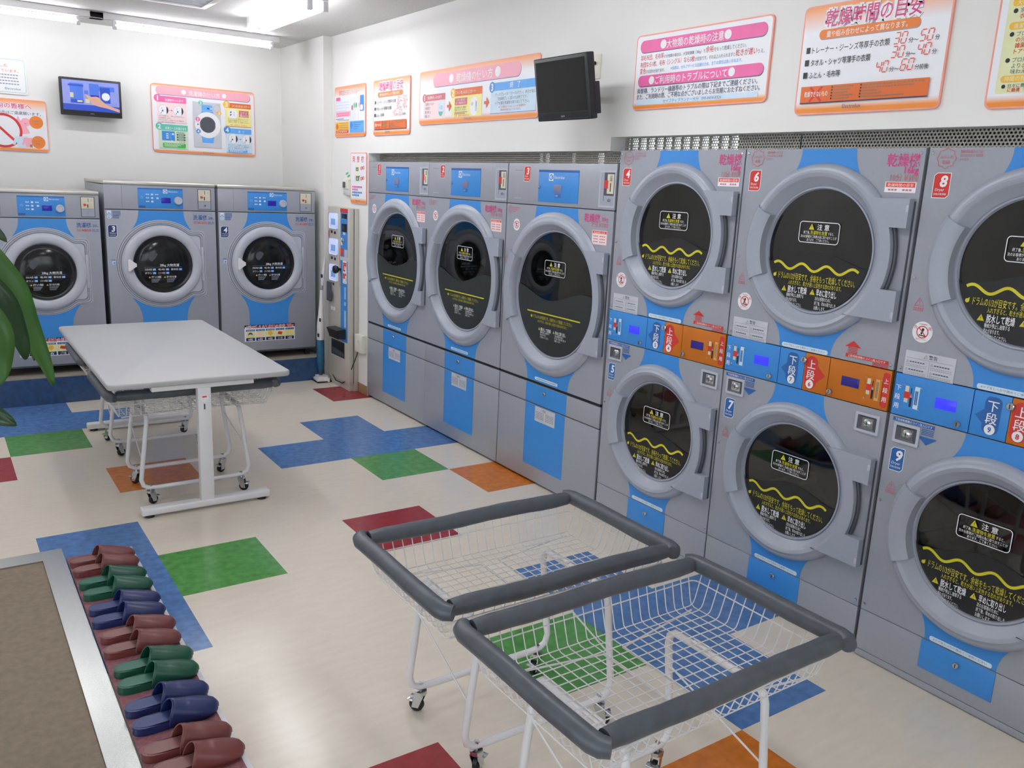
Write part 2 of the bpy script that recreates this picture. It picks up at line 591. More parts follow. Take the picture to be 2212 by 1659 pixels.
# service space behind the dryers with a barred window that lets daylight in
mb = MB()
mb.box((1.3, YF, 0), (1.4, YB, 1.80), WALL)
mb.box((1.3, YF, 2.14), (1.4, YB, CH), WALL)
for a, b in ((YF, -1.95), (-.94, -.70), (.02, .06), (.10, YB), (-.63, -.36), (-.32, -.03)):
    mb.box((1.3, a, 1.80), (1.4, b, 2.14), WALL)
struct(mb, 'wall_service')
mb = MB()
for k in range(13):
    y = -.96 - k * .082
    mb.box((1.31, y - .026, 1.80), (1.34, y, 2.14), WHITEM)
struct(mb, 'window_1')
# perforated steel above the machines
def perf(name, y0, y1, z0, z1, label):
    mb = MB()
    mb.flat([(0, 0), (y0 - y1, 0), (y0 - y1, z1 - z0), (0, z1 - z0)], PERF, z=0)
    o = mb.build(name, None, RW(y0, z0, .095))
    return o
for i, (ya, yb, z0, z1, lab) in enumerate(((.521, -.88, 1.80, 1.91, ''), (-.885, -2.29, 1.80, 1.91, ''), (-2.293, -3.345, 1.86, 1.97, ''), (-3.352, YS, 1.86, 1.97, ''))):
    o = perf('trim_%d' % (i + 3), ya, yb, z0, z1, lab)
    o['kind'] = 'structure'

# ------------------------------------------------------------------ fluorescent lights
def light_fixture(cx, cy, along_x, twin, label, L=1.2, oa=.05, ob=.05, lit=None):
    m = T3((cx, cy, CH)) @ Matrix.Rotation(0 if along_x else PI / 2, 4, 'Z')
    t = thing('ceiling_light', m, label, 'ceiling light', 'fluorescent ceiling lights')
    h = L / 2
    mb = MB()
    if twin:
        mb.prism([(-h - .03, -.055), (h + .03, -.055), (h + .03, .055), (-h - .03, .055)], -.05, 0.0, WHITEM)
    else:
        mb.box((-h - oa, -.04, -.048), (h + ob, .04, 0), WHITEM, bev=.006)
    mb.build('fixture_body', t)
    offs = (-.05, .05) if twin else (-.012,)
    for sx in (-1, 1):
        for o in offs:
            mb = MB()
            mb.box((sx * (h - .012) - .014, o - .017, -.105), (sx * (h - .012) + .014, o + .017, -.045), WHITEM, bev=.004)
            mb.build('socket', t)
    for o in offs:
        mb = MB()
        mb.tube([(-h + .015, o, -.078), (h - .015, o, -.078)], .018, lit or TUBEM, n=12)
        mb.build('tube', t)
light_fixture(-.955, 1.62, True, False, 'single tube light on the ceiling over the back wall washers, nearer the corner', oa=.16, lit=TUBEW)
light_fixture(-2.375, 1.62, True, False, 'single tube light at the top left edge, above the two signs', ob=.16, lit=TUBEW)
light_fixture(-.72, .30, False, True, 'twin tube ceiling light running towards the camera above the dryers', lit=TUBED)
for x, y in ((-1.75, -.55), (-3.1, .1), (-1.3, -2.6), (-1.75, -4.6)):  # unseen fixtures, added and placed to balance the room brightness
    light_fixture(x, y, False, True, 'added unseen twin tube light that brightens the room, outside the picture', lit=TUBED if y < -4 else TUBEM)
# ceiling hatch
mb = MB()
t = thing('ceiling_vent', T3((-1.34, .52, CH)), 'square white framed ceiling vent at the top edge, left of the twin light', 'vent')
mb.frame(-.228, -.245, .228, .245, .035, WHITEM, r=.004, z=-.012)
for (a, b, c, d) in ((-.228, -.245, .228, -.21), (-.228, .21, .228, .245), (-.228, -.21, -.193, .21), (.193, -.21, .228, .21)):
    mb.box((a, b, -.016), (c, d, 0), WHITEM, bev=.003)
mb.build('frame', t)
mb = MB()
mb.box((-.193, -.21, -.004), (.193, .21, -.001), GREYP)
for k in range(9):
    mb.box((-.19, -.19 + k * .045, -.012), (.19, -.17 + k * .045, -.005), GREYP)
mb.build('grille', t)

# ------------------------------------------------------------------ pieces shared by the machines
def plate_hole(mb, u0, u1, v0, v1, cx, cy, r, w, mat, n=96, depth=.012):
    out = []; inn = []
    for i in range(n):
        t = 2 * PI * i / n + 1e-4
        c, s = math.cos(t), math.sin(t)
        k = min([(q - cx) / c for q in (u0, u1) if (q - cx) / c > 0] + [(q - cy) / s for q in (v0, v1) if (q - cy) / s > 0])
        out.append((cx + c * k, cy + s * k)); inn.append((cx + c * r, cy + s * r))
    # keep the corners
    for cu in (u0, u1):
        for cv in (v0, v1):
            j = min(range(n), key=lambda i: (out[i][0] - cu) ** 2 + (out[i][1] - cv) ** 2)
            out[j] = (cu, cv)
    mb.ringf(out, inn, mat, z=w)
    m = n
    mb.add([(x, y, w) for x, y in out] + [(x, y, w - depth) for x, y in out], [[m + i, m + (i + 1) % m, (i + 1) % m, i] for i in range(m)], mat)
    mb.add([(x, y, w) for x, y in inn] + [(x, y, w - depth) for x, y in inn], [[i, (i + 1) % m, m + (i + 1) % m, m + i] for i in range(m)], mat)
def open_shell(mb, u0, u1, v0, v1, w0, w1, mat):
    """cabinet sides, top, bottom and back; open at the front (w1)"""
    V = [(u0, v0, w0), (u1, v0, w0), (u1, v1, w0), (u0, v1, w0), (u0, v0, w1), (u1, v0, w1), (u1, v1, w1), (u0, v1, w1)]
    mb.add(V, [[3, 2, 1, 0], [0, 1, 5, 4], [1, 2, 6, 5], [2, 3, 7, 6], [3, 0, 4, 7]], mat)
def lock(mb, u, v, w, r=.011):
    mb.lathe(u, v, [(r, w), (r, w + .008), (r * .8, w + .011), (0.0001, w + .011)], CHROME, n=20)
    mb.box((u - .0015, v - r * .6, w + .011), (u + .0015, v + r * .6, w + .0116), DARK)
def brand_logo(mb, u, v, s, mat, bg, z, name=True):
    mb.z = z
    mb.rect(u, v, u + s, v + s, mat)
    mb.circ(u + s * .5, v + s * .5, s * .40, bg, n=24)
    mb.flat([(u + s * .5, v + s * .22), (u + s * .5, v + s * .78), (u + s * .18, v + s * .5)], mat)
    mb.flat([(u + s * .5, v + s * .30), (u + s * .78, v + s * .5), (u + s * .5, v + s * .70)], bg)
    mb.line([(u + s * .6, v + s * .25), (u + s * .6, v + s * .75)], s * .06, mat)
    if name:
        mb.text(u + s * 1.25, v + s * .3, s * .55, 'Electrolux', mat)
def warn_tri(mb, u, v, s, mat, ink):
    mb.flat([(u, v), (u + s, v), (u + s / 2, v + s * .9)], mat)
    mb.rect(u + s * .46, v + s * .28, u + s * .54, v + s * .62, ink)
    mb.rect(u + s * .46, v + s * .12, u + s * .54, v + s * .2, ink)
def out_tri(mb, u, v, s, mat):
    mb.line([(u, v), (u + s, v), (u + s / 2, v + s * .9), (u, v)], s * .07, mat)
    mb.rect(u + s * .46, v + s * .3, u + s * .54, v + s * .62, mat)
    mb.rect(u + s * .46, v + s * .14, u + s * .54, v + s * .22, mat)
def badge(parent, u, v, w, h, num, mat, z, word='Dryer'):
    mb = MB(z)
    mb.flat([(u, v), (u + w * .82, v), (u + w, v + h * .12), (u + w, v + h), (u + w * .18, v + h), (u, v + h * .88)], WHITE)
    a = w * .04
    mb.flat([(u + a, v + a), (u + w * .80, v + a), (u + w - a, v + h * .13), (u + w - a, v + h - a), (u + w * .2, v + h - a), (u + a, v + h * .87)], mat)
    mb.text(u + w * .58, v + h * .46, h * .60, num, WHITE, align='C', bold=.035, slant=.12)
    mb.text(u + w * .16, v + h * .28, h * .16, word, WHITE, slant=.1)
    mb.text(u + w * .12, v + h * .13, h * .09, '回転式乾燥機' if word == 'Dryer' else '全自動洗濯機', WHITE, w=w * .72)
    return mb.build('number_label', parent)

def door_dryer(root, cx, cy, R, G, wg, hl, single):
    """round dryer door: moulded ring with hinge plate, handle grip, rim, glass, printed film. R ring radius, G glass radius"""
    k = R / .328
    mb = MB()
    C = .281 * k if not single else .388
    mb.lathe(cx, cy, [(R, 0), (R, .006), (R - .012 * k, .022), (R - .02 * k, .026), (R - .024 * k, .026), (R - .028 * k, .029), (C + .012, .033), (C, .029),
                      (C - .004, .026), (G + .012, -.013), (G + .010, -.014), (G + .009, -.008), (G + .003, -.008), (G - .002, wg - .002)], GREYD, n=112)
    # hinge plate on the right
    x1 = hl['right']; xr = hl['recess']
    a, b, c, d = hl['v']
    def on(r, y):
        return cx + math.sqrt(max(r * r - (y - cy) ** 2, 0))
    pts = [(on(R - .05 * k, a), a), (x1, a), (x1, b), (xr, b)]
    rr = xr - cx
    for i in range(1, 8):
        y = b + (c - b) * i / 8
        pts.append((cx + math.sqrt(max((rr + .0) ** 2 + (b - cy) ** 2 - (y - cy) ** 2, 0)) - 0.0, y))
    pts += [(xr, c), (x1, c), (x1, d), (on(R - .05 * k, d), d)]
    inner = []
    for i in range(0, 17):
        y = d + (a - d) * i / 16
        inner.append((on(C + .012, y), y))
    pts = list(reversed(pts))
    poly = pts + list(reversed(inner))
    mb.prism(poly, .0, .034, GREYD, bottom=False)
    mb.box((x1 - .010, a - .045, .033), (x1 + .0005, a - .022, .0355), GREYL, bev=.001)
    mb.box((x1 - .010, d + .012, .033), (x1 + .0005, d + .035, .0355), GREYL, bev=.001)
    mb.box((x1, d + .005, .0), (x1 + .004, a - .008, .006), GREYR)
    o = mb.build('door', root)
    # dark tube standing in for the shadow along the ring edge, hinge side
    mb = MB()
    arc = []
    for i in range(13):
        y = c + (b - c) * i / 12
        arc.append((cx + math.sqrt(rr * rr + (b - cy) ** 2 - (y - cy) ** 2) + .006, y, .010))
    mb.tube(arc, .007, GREYR, n=8)
    mb.build('ring_edge_shade', o)
    mb = MB()
    mb.lathe(cx, cy, [(R - .004, .0), (R - .004, .022), (R - .02, .036), (C - .010 * k, .036), (G + .016, .022), (G + .014, -.008)], GREYD, n=22, a0=math.radians(150), a1=math.radians(206), cap=True)
    mb.build('handle', o)
    mb = MB()
    mb.lathe(cx, cy, [(G, wg), (G * .8, wg + .001), (G * .4, wg + .0035), (.0001, wg + .004)], GLASS, n=72)
    mb.build('door_glass', o, smooth=80)
    # print on the glass
    mb = MB(wg + .006)
    Rg = G - .002
    wave = []
    N = 40
    y0 = cy - .02 * (1 if single else 1)
    xs0 = -math.sqrt(Rg ** 2 - .01)
    pl = []
    for i in range(N + 1):
        x = -Rg * .985 + 2 * Rg * .985 * i / N
        if single:
            y = .0 + .035 * math.sin((x / Rg * 1.05 - .35) * PI) * (G / .345)
        else:
            y = .055 * math.exp(-((x - .1 * G) / (.62 * G)) ** 2) - .06
        lim = math.sqrt(max(Rg ** 2 - x * x, 0))
        pl.append((cx + x, cy + max(min(y, lim), -lim)))
    arc = []
    ya = pl[-1][1] - cy; yb = pl[0][1] - cy
    t0 = math.atan2(ya, Rg * .985); t1 = PI + math.atan2(-yb, Rg * .985)
    for i in range(1, 48):
        t = t0 - (t0 + 2 * PI - t1) * i / 48
        arc.append((cx + Rg * math.cos(t), cy + Rg * math.sin(t)))
    poly = list(reversed(pl + arc))
    mb.flat(poly, FILM if single else FILMS)
    g = G
    mb.z += .001
    if single:
        mb.line([(cx - .70 * g, cy - .33 * g), (cx + .72 * g, cy - .33 * g)], .007, YEL)
        mb.text(cx - .52 * g, cy - .43 * g, .022, 'ドラムの1/3が目安です。余裕をもって乾燥してください。', YEL, w=1.05 * g)
        mb.text(cx - .40 * g, cy - .49 * g, .016, '入れすぎると、乾きが遅い上変色する恐れがあります。', YEL, w=.8 * g)
        mb.circ(cx - .57 * g, cy - .41 * g, .008, YEL, n=12)
        bx0, by0, bw, bh = cx + .0 * g - .095, cy + .30 * g, .19, .085
        ly = -.62
        q = .75
    else:
        pts = []
        for i in range(49):
            x = -.84 + 1.66 * i / 48
            pts.append((cx + x * g, cy - .29 * g + .055 * g * math.cos((x + .75) * 2 * PI * 2.05)))
        mb.line(pts, .010, YEL)
        mb.text(cx - .72 * g, cy - .51 * g, .030, 'ドラムの1/3が目安です。余裕をもって乾燥してください。', YEL, w=1.5 * g)
        mb.text(cx - .50 * g, cy - .60 * g, .020, '入れすぎると、乾きが遅い上変色する恐れがあります。', YEL, w=1.05 * g)
        mb.circ(cx - .80 * g, cy - .47 * g, .007, YEL, n=12)
        mb.flat([(cx - .80 * g - .006, cy - .47 * g), (cx - .77 * g, cy - .42 * g), (cx - .80 * g + .007, cy - .47 * g)], YEL)
        bx0, by0, bw, bh = cx - .40 * g, cy + .12 * g, .182, .082
        ly = -.73
        q = 1.0
    # caution box
    mb.frame(bx0, by0, bx0 + bw, by0 + bh, .0028, WHITE, r=.014)
    warn_tri(mb, bx0 + bw * .24, by0 + bh * .62, bw * .14, YEL, BLACK)
    mb.text(bx0 + bw * .45, by0 + bh * .64, bh * .30, '注 意', WHITE, bold=.02)
    mb.text(bx0 + bw * .12, by0 + bh * .42, bh * .16, '終了後、', WHITE, w=bw * .16)
    mb.text(bx0 + bw * .29, by0 + bh * .41, bh * .20, '洗濯物を放置', YEL, w=bw * .42, bold=.02)
    mb.text(bx0 + bw * .73, by0 + bh * .42, bh * .16, 'すると、', WHITE, w=bw * .15)
    mb.text(bx0 + bw * .05, by0 + bh * .24, bh * .15, '次のお客様がご利用の為に取り出すことが', WHITE, w=bw * .9)
    mb.text(bx0 + bw * .22, by0 + bh * .08, bh * .15, 'あります。ご了承ください。', WHITE, w=bw * .56)
    # two notices at the bottom
    s = .030 * q
    for ox, tt, lines in ((-.62 if not single else -.36, '脱水して乾燥', ('機械が停止し故障する', '恐れがあります。', '必ず脱水してください。')), (-.04 if not single else .04, '早めに取り出し', ('次のお客様のために', '終了後、早めの取り出しを', 'お願いします。'))):
        wq = .50 * g * (1 if not single else .72)
        warn_tri(mb, cx + ox * g, cy + (ly + .005) * g, s * .8, YEL, BLACK)
        mb.text(cx + ox * g + s * 1.0, cy + ly * g, s, tt, WHITE, w=wq * .78, bold=.03)
        for i, tx in enumerate(lines):
            mb.text(cx + ox * g + s * .9, cy + ly * g - .018 * q * (i + 1), .017 * q, tx, WHITE, w=wq * (.7, .45, .66)[i] if ox < -.1 else wq * (.62, .82, .45)[i])
    mb.build('printed_film', o)
    # drum behind the glass
    mb = MB()
    mb.lathe(cx, cy, [(G + .03, -.02), (G + .06, -.06), (G + .06, -.55), (G * .5, -.60), (.0001, -.60)], DRUM, n=64)
    for i in range(3):
        t = PI / 2 + i * 2 * PI / 3
        c, sn = math.cos(t), math.sin(t)
        r1 = G + .055
        mb.tube([(cx + c * r1, cy + sn * r1, -.10), (cx + c * r1, cy + sn * r1, -.53)], .03, DRUM, n=8)
    mb.build('drum', root, smooth=60)
    return o

def hour_left(v0, v1, u_in, u_out, n=8):
    """curved edge that flares from u_in at v0 to u_out at v1"""
    return [(u_in + (u_out - u_in) * (i / n) ** 2.2, v0 + (v1 - v0) * i / n) for i in range(n + 1)]

def fascia(parent, cx, cy, r, L, Rr):
    """blue field between two curved side lines, cut by the door ring. L, Rr run from the far edge to the ring"""
    def cut(P):
        out = [P[0]]
        for a, b in zip(P, P[1:]):
            da = math.hypot(a[0] - cx, a[1] - cy) - r; db = math.hypot(b[0] - cx, b[1] - cy) - r
            if db > 0:
                out.append(b)
            else:
                f = da / (da - db)
                out.append((a[0] + (b[0] - a[0]) * f, a[1] + (b[1] - a[1]) * f))
                break
        return out
    L = cut(L); Rr = cut(Rr)
    a0 = math.atan2(L[-1][1] - cy, L[-1][0] - cx); a1 = math.atan2(Rr[-1][1] - cy, Rr[-1][0] - cx)
    if a0 < 0 and a1 < 0 or a0 > 0 and a1 > 0:
        arc = [(cx + r * math.cos(a0 + (a1 - a0) * i / 16), cy + r * math.sin(a0 + (a1 - a0) * i / 16)) for i in range(1, 16)]
    else:
        arc = []
    P = L + arc + list(reversed(Rr))
    ar = sum(P[i][0] * P[(i + 1) % len(P)][1] - P[(i + 1) % len(P)][0] * P[i][1] for i in range(len(P)))
    mb = MB()
    mb.flat(P if ar > 0 else list(reversed(P)), BLUE, z=.0007)
    return mb.build('blue_fascia', parent)

# ------------------------------------------------------------------ single dryers 1 to 3
DW, DH = .964, 1.837
def make_single(mtx, label):
    t = thing('tumble_dryer', mtx, label, 'dryer', 'large single dryers 1 to 3')
    W = DW - .006
    mb = MB()
    open_shell(mb, .004, W, .012, DH - .002, -1.0, -.012, GREY)
    mb.box((.03, 0, -.98), (W - .03, .02, -.03), DARK)
    mb.box((.004, .012, -.0135), (W, .62, -.0125), DARK)
    mb.box((.004, 1.604, -.0135), (W, 1.616, -.0125), DARK)
    mb.box((.004, .014, -.0125), (W, .477, 0), GREY, bev=.002)
    mb.build('cabinet', t)
    mb = MB(); mb.box((.004, .4825, -.0125), (W, .5985, 0), GREY, bev=.002)
    mb.rect(.285, .4835, .672, .5975, BLUE, z=.0006)
    lock(mb, .472, .562, .0006)
    mb.build('filter_drawer', t)
    mb = MB()
    cx, cy, R, G = .482, 1.126, .452, .345
    plate_hole(mb, .004, W, .616, 1.606, cx, cy, G + .03, 0.0, GREY)
    mb.box((.004, .600, -.0135), (.95, .614, -.006), DARK)
    mb.build('front_panel', t)
    mb = MB(); mb.box((.004, 1.610, -.0125), (W, DH - .002, 0), GREY, bev=.002)
    mb.line([(.07, 1.795), (.15, 1.795)], .0015, GREYR, z=.0005)
    mb.line([(.07, 1.64), (.15, 1.64)], .0015, WHITE, z=.0005)
    for i in range(4):
        mb.rect(.10, 1.67 + i * .022, .11, 1.68 + i * .022, GREYD, z=.0005)
    mb.build('top_panel', t)
    # blue control field with logo and display
    mb = MB()
    mb.box((.309, 1.630, 0), (.665, 1.800, .003), BLUE, bev=.001)
    mb.rect(.309, 1.788, .665, 1.800, BLUE2, z=.0034)
    brand_logo(mb, .405, 1.742, .04, WHITE, BLUE, .0034)
    mb.rect(.462, 1.655, .518, 1.676, BLUE2, r=.004, z=.0034)
    mb.text(.468, 1.66, .014, '10分', SKYL, z=.004)
    mb.lathe(.322, 1.706, [(.008, .003), (.008, .009), (.0001, .010)], CHROME, n=16)
    cp = mb.build('control_panel', t)
    mb = MB(); mb.box((.455, 1.681, .003), (.523, 1.722, .0055), LCDG, bev=.001)
    mb.build('display', cp)
    # coin slot in its pocket
    mb = MB()
    mb.frame(.832, 1.622, .956, 1.802, .009, GREYL, z=.0012)
    mb.rect(.84, 1.630, .948, 1.794, GREYD, z=.0008)
    mb.rect(.868, 1.655, .948, 1.794, GREYR, z=.0011)
    mb.rect(.872, 1.632, .948, 1.680, GREYD, z=.0012)
    mb.rect(.892, 1.69, .942, 1.785, CREAM, z=.0014)
    mb.rect(.868, 1.715, .900, 1.755, RED, z=.0017)
    mb.rect(.915, 1.70, .922, 1.742, BLACK, z=.002)
    mb.rect(.912, 1.75, .93, 1.778, CHROME, z=.002)
    lock(mb, .918, 1.658, .0014, .008)
    mb.build('coin_slot', t)
    # blue fascia
    fascia(t, cx, cy, R - .008, hour_left(1.604, 1.47, .298, .250), hour_left(1.604, 1.47, .672, .725))
    fascia(t, cx, cy, R - .008, hour_left(.617, .76, .292, .225), hour_left(.617, .76, .674, .745))
    mb = MB()
    mb.rect(.288, .104, .668, .4755, BLUE, z=.0007)
    mb.build('blue_fascia', t)
    # small stickers
    mb = MB(.001)
    mb.rect(.386, .385, .578, .472, GREYP)
    mb.text(.44, .452, .016, '⚠警告', BLACK)
    for i in range(5):
        mb.bars(.395, .475, .440 - i * .009, .003, INK, n=6)
        mb.bars(.490, .568, .440 - i * .009, .003, INK, n=6)
    mb.build('warning_sticker', t); mb = MB(.0012)
    mb.rect(.368, .627, .584, .644, SKYL, r=.007)
    mb.bars(.385, .57, .633, .004, INK, n=14)
    mb.build('notice_strip', t)
    mb = MB(.0012)
    mb.text(.728, 1.548, .046, '乾燥機', PINK, w=.128, bold=.03)
    mb.text(.868, 1.553, .028, '30㎏', PINK, w=.05)
    mb.text(.79, 1.523, .028, '7分 ¥100', SALMON, w=.13)
    mb.rect(.800, 1.435, .918, 1.506, PINKLL)
    mb.rect(.804, 1.490, .914, 1.503, REDB)
    mb.text(.812, 1.4915, .010, '乾燥時間の目安', WHITE, w=.09)
    for i in range(3):
        mb.bars(.812, .85, 1.474 - i * .014, .005, SALMON, n=3)
        mb.bars(.862, .908, 1.474 - i * .014, .005, SALMON, n=3)
        mb.line([(.804, 1.470 - i * .014), (.914, 1.470 - i * .014)], .0012, WHITE)
    mb.build('price_sticker', t)
    mb = MB(.0012)
    mb.ringf(circ_pts(.04, 1.575, .022, 20), circ_pts(.04, 1.575, .0195, 20), SALMON)
    mb.text(.022, 1.577, .011, 'ふわふわ', SALMON, w=.036)
    mb.text(.03, 1.562, .010, '乾燥', SALMON, w=.02)
    for i in range(3):
        mb.bars(.07, .14 - .02 * i, 1.584 - i * .012, .005, SALMON, n=8 - 2 * i)
    mb.build('flower_print', t); mb = MB(.0012)
    mb.circ(.112, 1.49, .034, WHITE, n=28)
    mb.ringf(circ_pts(.112, 1.49, .022, 24), circ_pts(.112, 1.49, .018, 24), RED)
    mb.circ(.112, 1.496, .005, BLACK, n=12)
    mb.line([(.112, 1.492), (.108, 1.478)], .006, BLACK)
    mb.line([(.098, 1.503), (.126, 1.477)], .004, RED)
    mb.text(.082, 1.497, .012, '危', RED); mb.text(.130, 1.497, .012, '険', RED)
    mb.build('danger_sticker', t); mb = MB(.0012)
    out_tri(mb, .008, 1.275, .035, SALMON)
    mb.bars(.008, .043, 1.262, .006, SALMON, n=4)
    mb.build('caution_print', t)
    door_dryer(t, cx, cy, R, G, -.02, dict(right=.944, recess=.893, v=(cy + .272, cy + .166, cy - .163, cy - .262)), True)
    return t
YD = [.521, -.433, -1.397]
labs = ['large single dryer with red number 1 badge, beside the tall change machine',
        'large single dryer with red number 2 badge, between the dryers badged 1 and 3',
        'large single dryer with red number 3 badge, next to the taller stacked dryers']
first = make_single(RW(YD[0], 0), labs[0])
singles = [first]
for i in (1, 2):
    c = copy_tree(first)
    c.matrix_world = RW(YD[i], 0)
    c['label'] = labs[i]
    singles.append(c)
for i, s in enumerate(singles):
    badge(s, .163, 1.735, .062, .084, str(i + 1), RED, .001)

# ------------------------------------------------------------------ stacked dryers 4/5, 6/7, 8/9
SW, SH = .789, 1.897
def make_stack(mtx, label):
    t = thing('stacked_dryer', mtx, label, 'dryer', 'stacked two door dryers')
    W = SW - .005
    a = .005
    mb = MB()
    open_shell(mb, a, W, .004, SH, -1.0, -.012, GREY)
    for v in (.032, .195, .969, 1.123):
        mb.box((a, v - .004, -.0135), (W, v + .004, -.0125), DARK)
    mb.box((a, .004, -.0125), (W, .0305, -.003), GREY, bev=.001)
    mb.box((a, .0335, -.0125), (W, .1935, 0), GREY, bev=.0015)
    mb.build('cabinet', t)
    cx, G, R = .394, .2335, .328
    cu, cl = 1.516, .578
    mb = MB(); plate_hole(mb, a, W, 1.1245, SH, cx, cu, G + .03, 0.0, GREY)
    for (u, v) in ((.018, 1.88), (W - .016, 1.88), (.018, 1.14), (W - .012, 1.14), (.018, 1.46)):
        mb.lathe(u, v, [(.006, 0), (.005, .002), (.0001, .0025)], CHROME, n=12)
    mb.build('front_panel', t)
    mb = MB(); plate_hole(mb, a, W, .1965, .9675, cx, cl, G + .03, 0.0, GREY)
    for (u, v) in ((.018, .22), (W - .012, .22), (.018, .64), (W - .010, .55)):
        mb.lathe(u, v, [(.006, 0), (.005, .002), (.0001, .0025)], CHROME, n=12)
    mb.build('front_panel', t)
    # blue fascia
    fascia(t, cx, cu, R - .006, hour_left(SH - .001, 1.74, .282, .19), hour_left(SH - .001, 1.74, .519, .61))
    fascia(t, cx, cu, R - .006, hour_left(1.126, 1.28, .280, .17), hour_left(1.126, 1.28, .519, .63))
    fascia(t, cx, cl, R - .006, hour_left(.9665, .80, .284, .17), hour_left(.9665, .80, .516, .63))
    fascia(t, cx, cl, R - .006, hour_left(.1975, .34, .262, .19), hour_left(.1975, .34, .515, .60))
    mb = MB()
    mb.box((.254, .082, 0), (.517, .1925, .003), BLUE, bev=.001)
    lock(mb, .388, .155, .003)
    mb.build('access_door', t)
    # coin control strip
    def slot(mb, u, v, base):
        mb.rect(u, v, u + .075, v + .095, base, z=.0034)
        for (du, dv) in ((.006, .008), (.069, .008), (.006, .087), (.069, .087)):
            mb.circ(u + du, v + dv, .003, CHROME, n=10, z=.0037)
        mb.rect(u + .012, v + .025, u + .026, v + .085, CREAM, z=.0037)
        mb.flat([(u + .010, v + .040), (u + .030, v + .040), (u + .038, v + .052), (u + .030, v + .064), (u + .010, v + .064)], RED, z=.004)
        mb.rect(u + .033, v + .012, u + .041, v + .045, BLACK, z=.0043)
        mb.circ(u + .037, v + .05, .005, CHROME, n=12, z=.0045)
        mb.rect(u + .034, v + .060, u + .037, v + .080, DARK, z=.0043)
    mb = MB()
    mb.box((.008, .9715, -.0125), (.288, 1.1205, .003), BLUE, bev=.001)
    mb.box((.291, .9715, -.0125), (.411, 1.1205, .003), BLUE, bev=.001)
    slot(mb, .038, .997, BLUE)
    mb.rect(.086, 1.005, .104, 1.085, SKYL, z=.0037)
    mb.bars(.089, .101, 1.02, .05, BLUE2, n=2, z=.0041)
    for i, ch in enumerate('下段用'):
        mb.text(.014, 1.062 - i * .033, .022, ch, WHITE, z=.004, bold=.02)
    mb.flat([(.303, 1.040), (.338, 1.008), (.338, 1.072)], BLUE2, z=.0036)
    mb.rect(.330, .985, .384, 1.110, BLUE2, r=.02, z=.0034)
    mb.text(.357, 1.064, .040, '下', WHITE, align='C', bold=.025, z=.004)
    mb.text(.357, 1.022, .040, '段', WHITE, align='C', bold=.025, z=.004)
    mb.circ(.357, 1.000, .0175, WHITE, n=28, z=.0042)
    lock(mb, .253, .992, .003)
    p = mb.build('lower_control_panel', t)
    p['label'] = 'blue coin panel'
    mb = MB(); mb.box((.164, 1.028, .003), (.238, 1.066, .005), LCDB, bev=.0008)
    mb.build('display', p)
    mb = MB()
    mb.box((.413, .9715, -.0125), (.524, 1.1205, .003), ORANGE, bev=.001)
    mb.box((.527, .9715, -.0125), (.783, 1.1205, .003), ORANGE, bev=.001)
    mb.rect(.418, .980, .474, 1.112, RED, r=.027, z=.0034)
    mb.flat([(.474, 1.010), (.512, 1.043), (.474, 1.076)], RED, z=.0034)
    mb.text(.446, 1.064, .040, '上', WHITE, align='C', bold=.025, z=.004)
    mb.text(.446, 1.022, .040, '段', WHITE, align='C', bold=.025, z=.004)
    mb.circ(.446, 1.000, .0175, WHITE, n=28, z=.0042)
    slot(mb, .680, .992, ORANGE)
    mb.rect(.727, 1.0, .744, 1.08, PAPO, z=.0037)
    mb.bars(.730, .741, 1.01, .06, BROWN, n=2, z=.0041)
    mb.rect(.753, .982, .780, 1.110, RED, r=.008, z=.0034)
    for i, ch in enumerate('上段用'):
        mb.text(.757, 1.072 - i * .034, .021, ch, WHITE, z=.004, bold=.02)
    lock(mb, .541, .992, .003)
    lock(mb, .411, 1.092, .003, .013)
    p = mb.build('upper_control_panel', t)
    p['label'] = 'orange coin panel'
    mb = MB(); mb.box((.585, 1.028, .003), (.660, 1.064, .005), LCDD, bev=.0008)
    mb.build('display', p)
    # coin return pockets
    for u in (.030, .666):
        mb = MB()
        v = .872
        mb.ringf(rrect_pts(u, v, u + .098, v + .074, .004), rrect_pts(u + .010, v + .010, u + .088, v + .064, .003), GREYL, z=.007)
        O = rrect_pts(u, v, u + .098, v + .074, .004); I = rrect_pts(u + .010, v + .010, u + .088, v + .064, .003); B = rrect_pts(u + .026, v + .018, u + .072, v + .056, .003)
        n = len(O)
        mb.add([(x, y, 0) for x, y in O] + [(x, y, .007) for x, y in O], [[i, (i + 1) % n, n + (i + 1) % n, n + i] for i in range(n)], GREYL)
        mb.add([(x, y, .007) for x, y in I] + [(x, y, .001) for x, y in B], [[i, (i + 1) % n, n + (i + 1) % n, n + i] for i in range(n)], GREYR)
        mb.flat(B, CHROME, z=.001)
        mb.lathe(u + .049, v + .037, [(.015, .001), (.015, .007), (.012, .009), (.0001, .009)], CHROME, n=20)
        mb.rect(u + .0475, v + .030, u + .0505, v + .044, DARK, z=.0095)
        mb.build('coin_return', t)
    # stickers
    mb = MB(.0012)
    mb.text(.770, 1.838, .048, '乾燥機', PINK, w=.125, bold=.03, align='R')
    mb.text(.768, 1.812, .032, '16kg', PINK, w=.052, bold=.02, align='R')
    mb.text(.770, 1.786, .030, '10分 ¥100', SALMON, w=.104, align='R')
    mb.rect(.650, 1.746, .768, 1.782, WHITE)
    mb.rect(.654, 1.764, .764, 1.780, REDB)
    mb.text(.660, 1.767, .012, '乾燥時間の目安', WHITE, w=.098)
    mb.bars(.664, .70, 1.752, .006, SALMON, n=3)
    mb.bars(.718, .756, 1.752, .006, SALMON, n=3)
    mb.build('price_sticker', t)
    mb = MB(.0012)
    fl = []
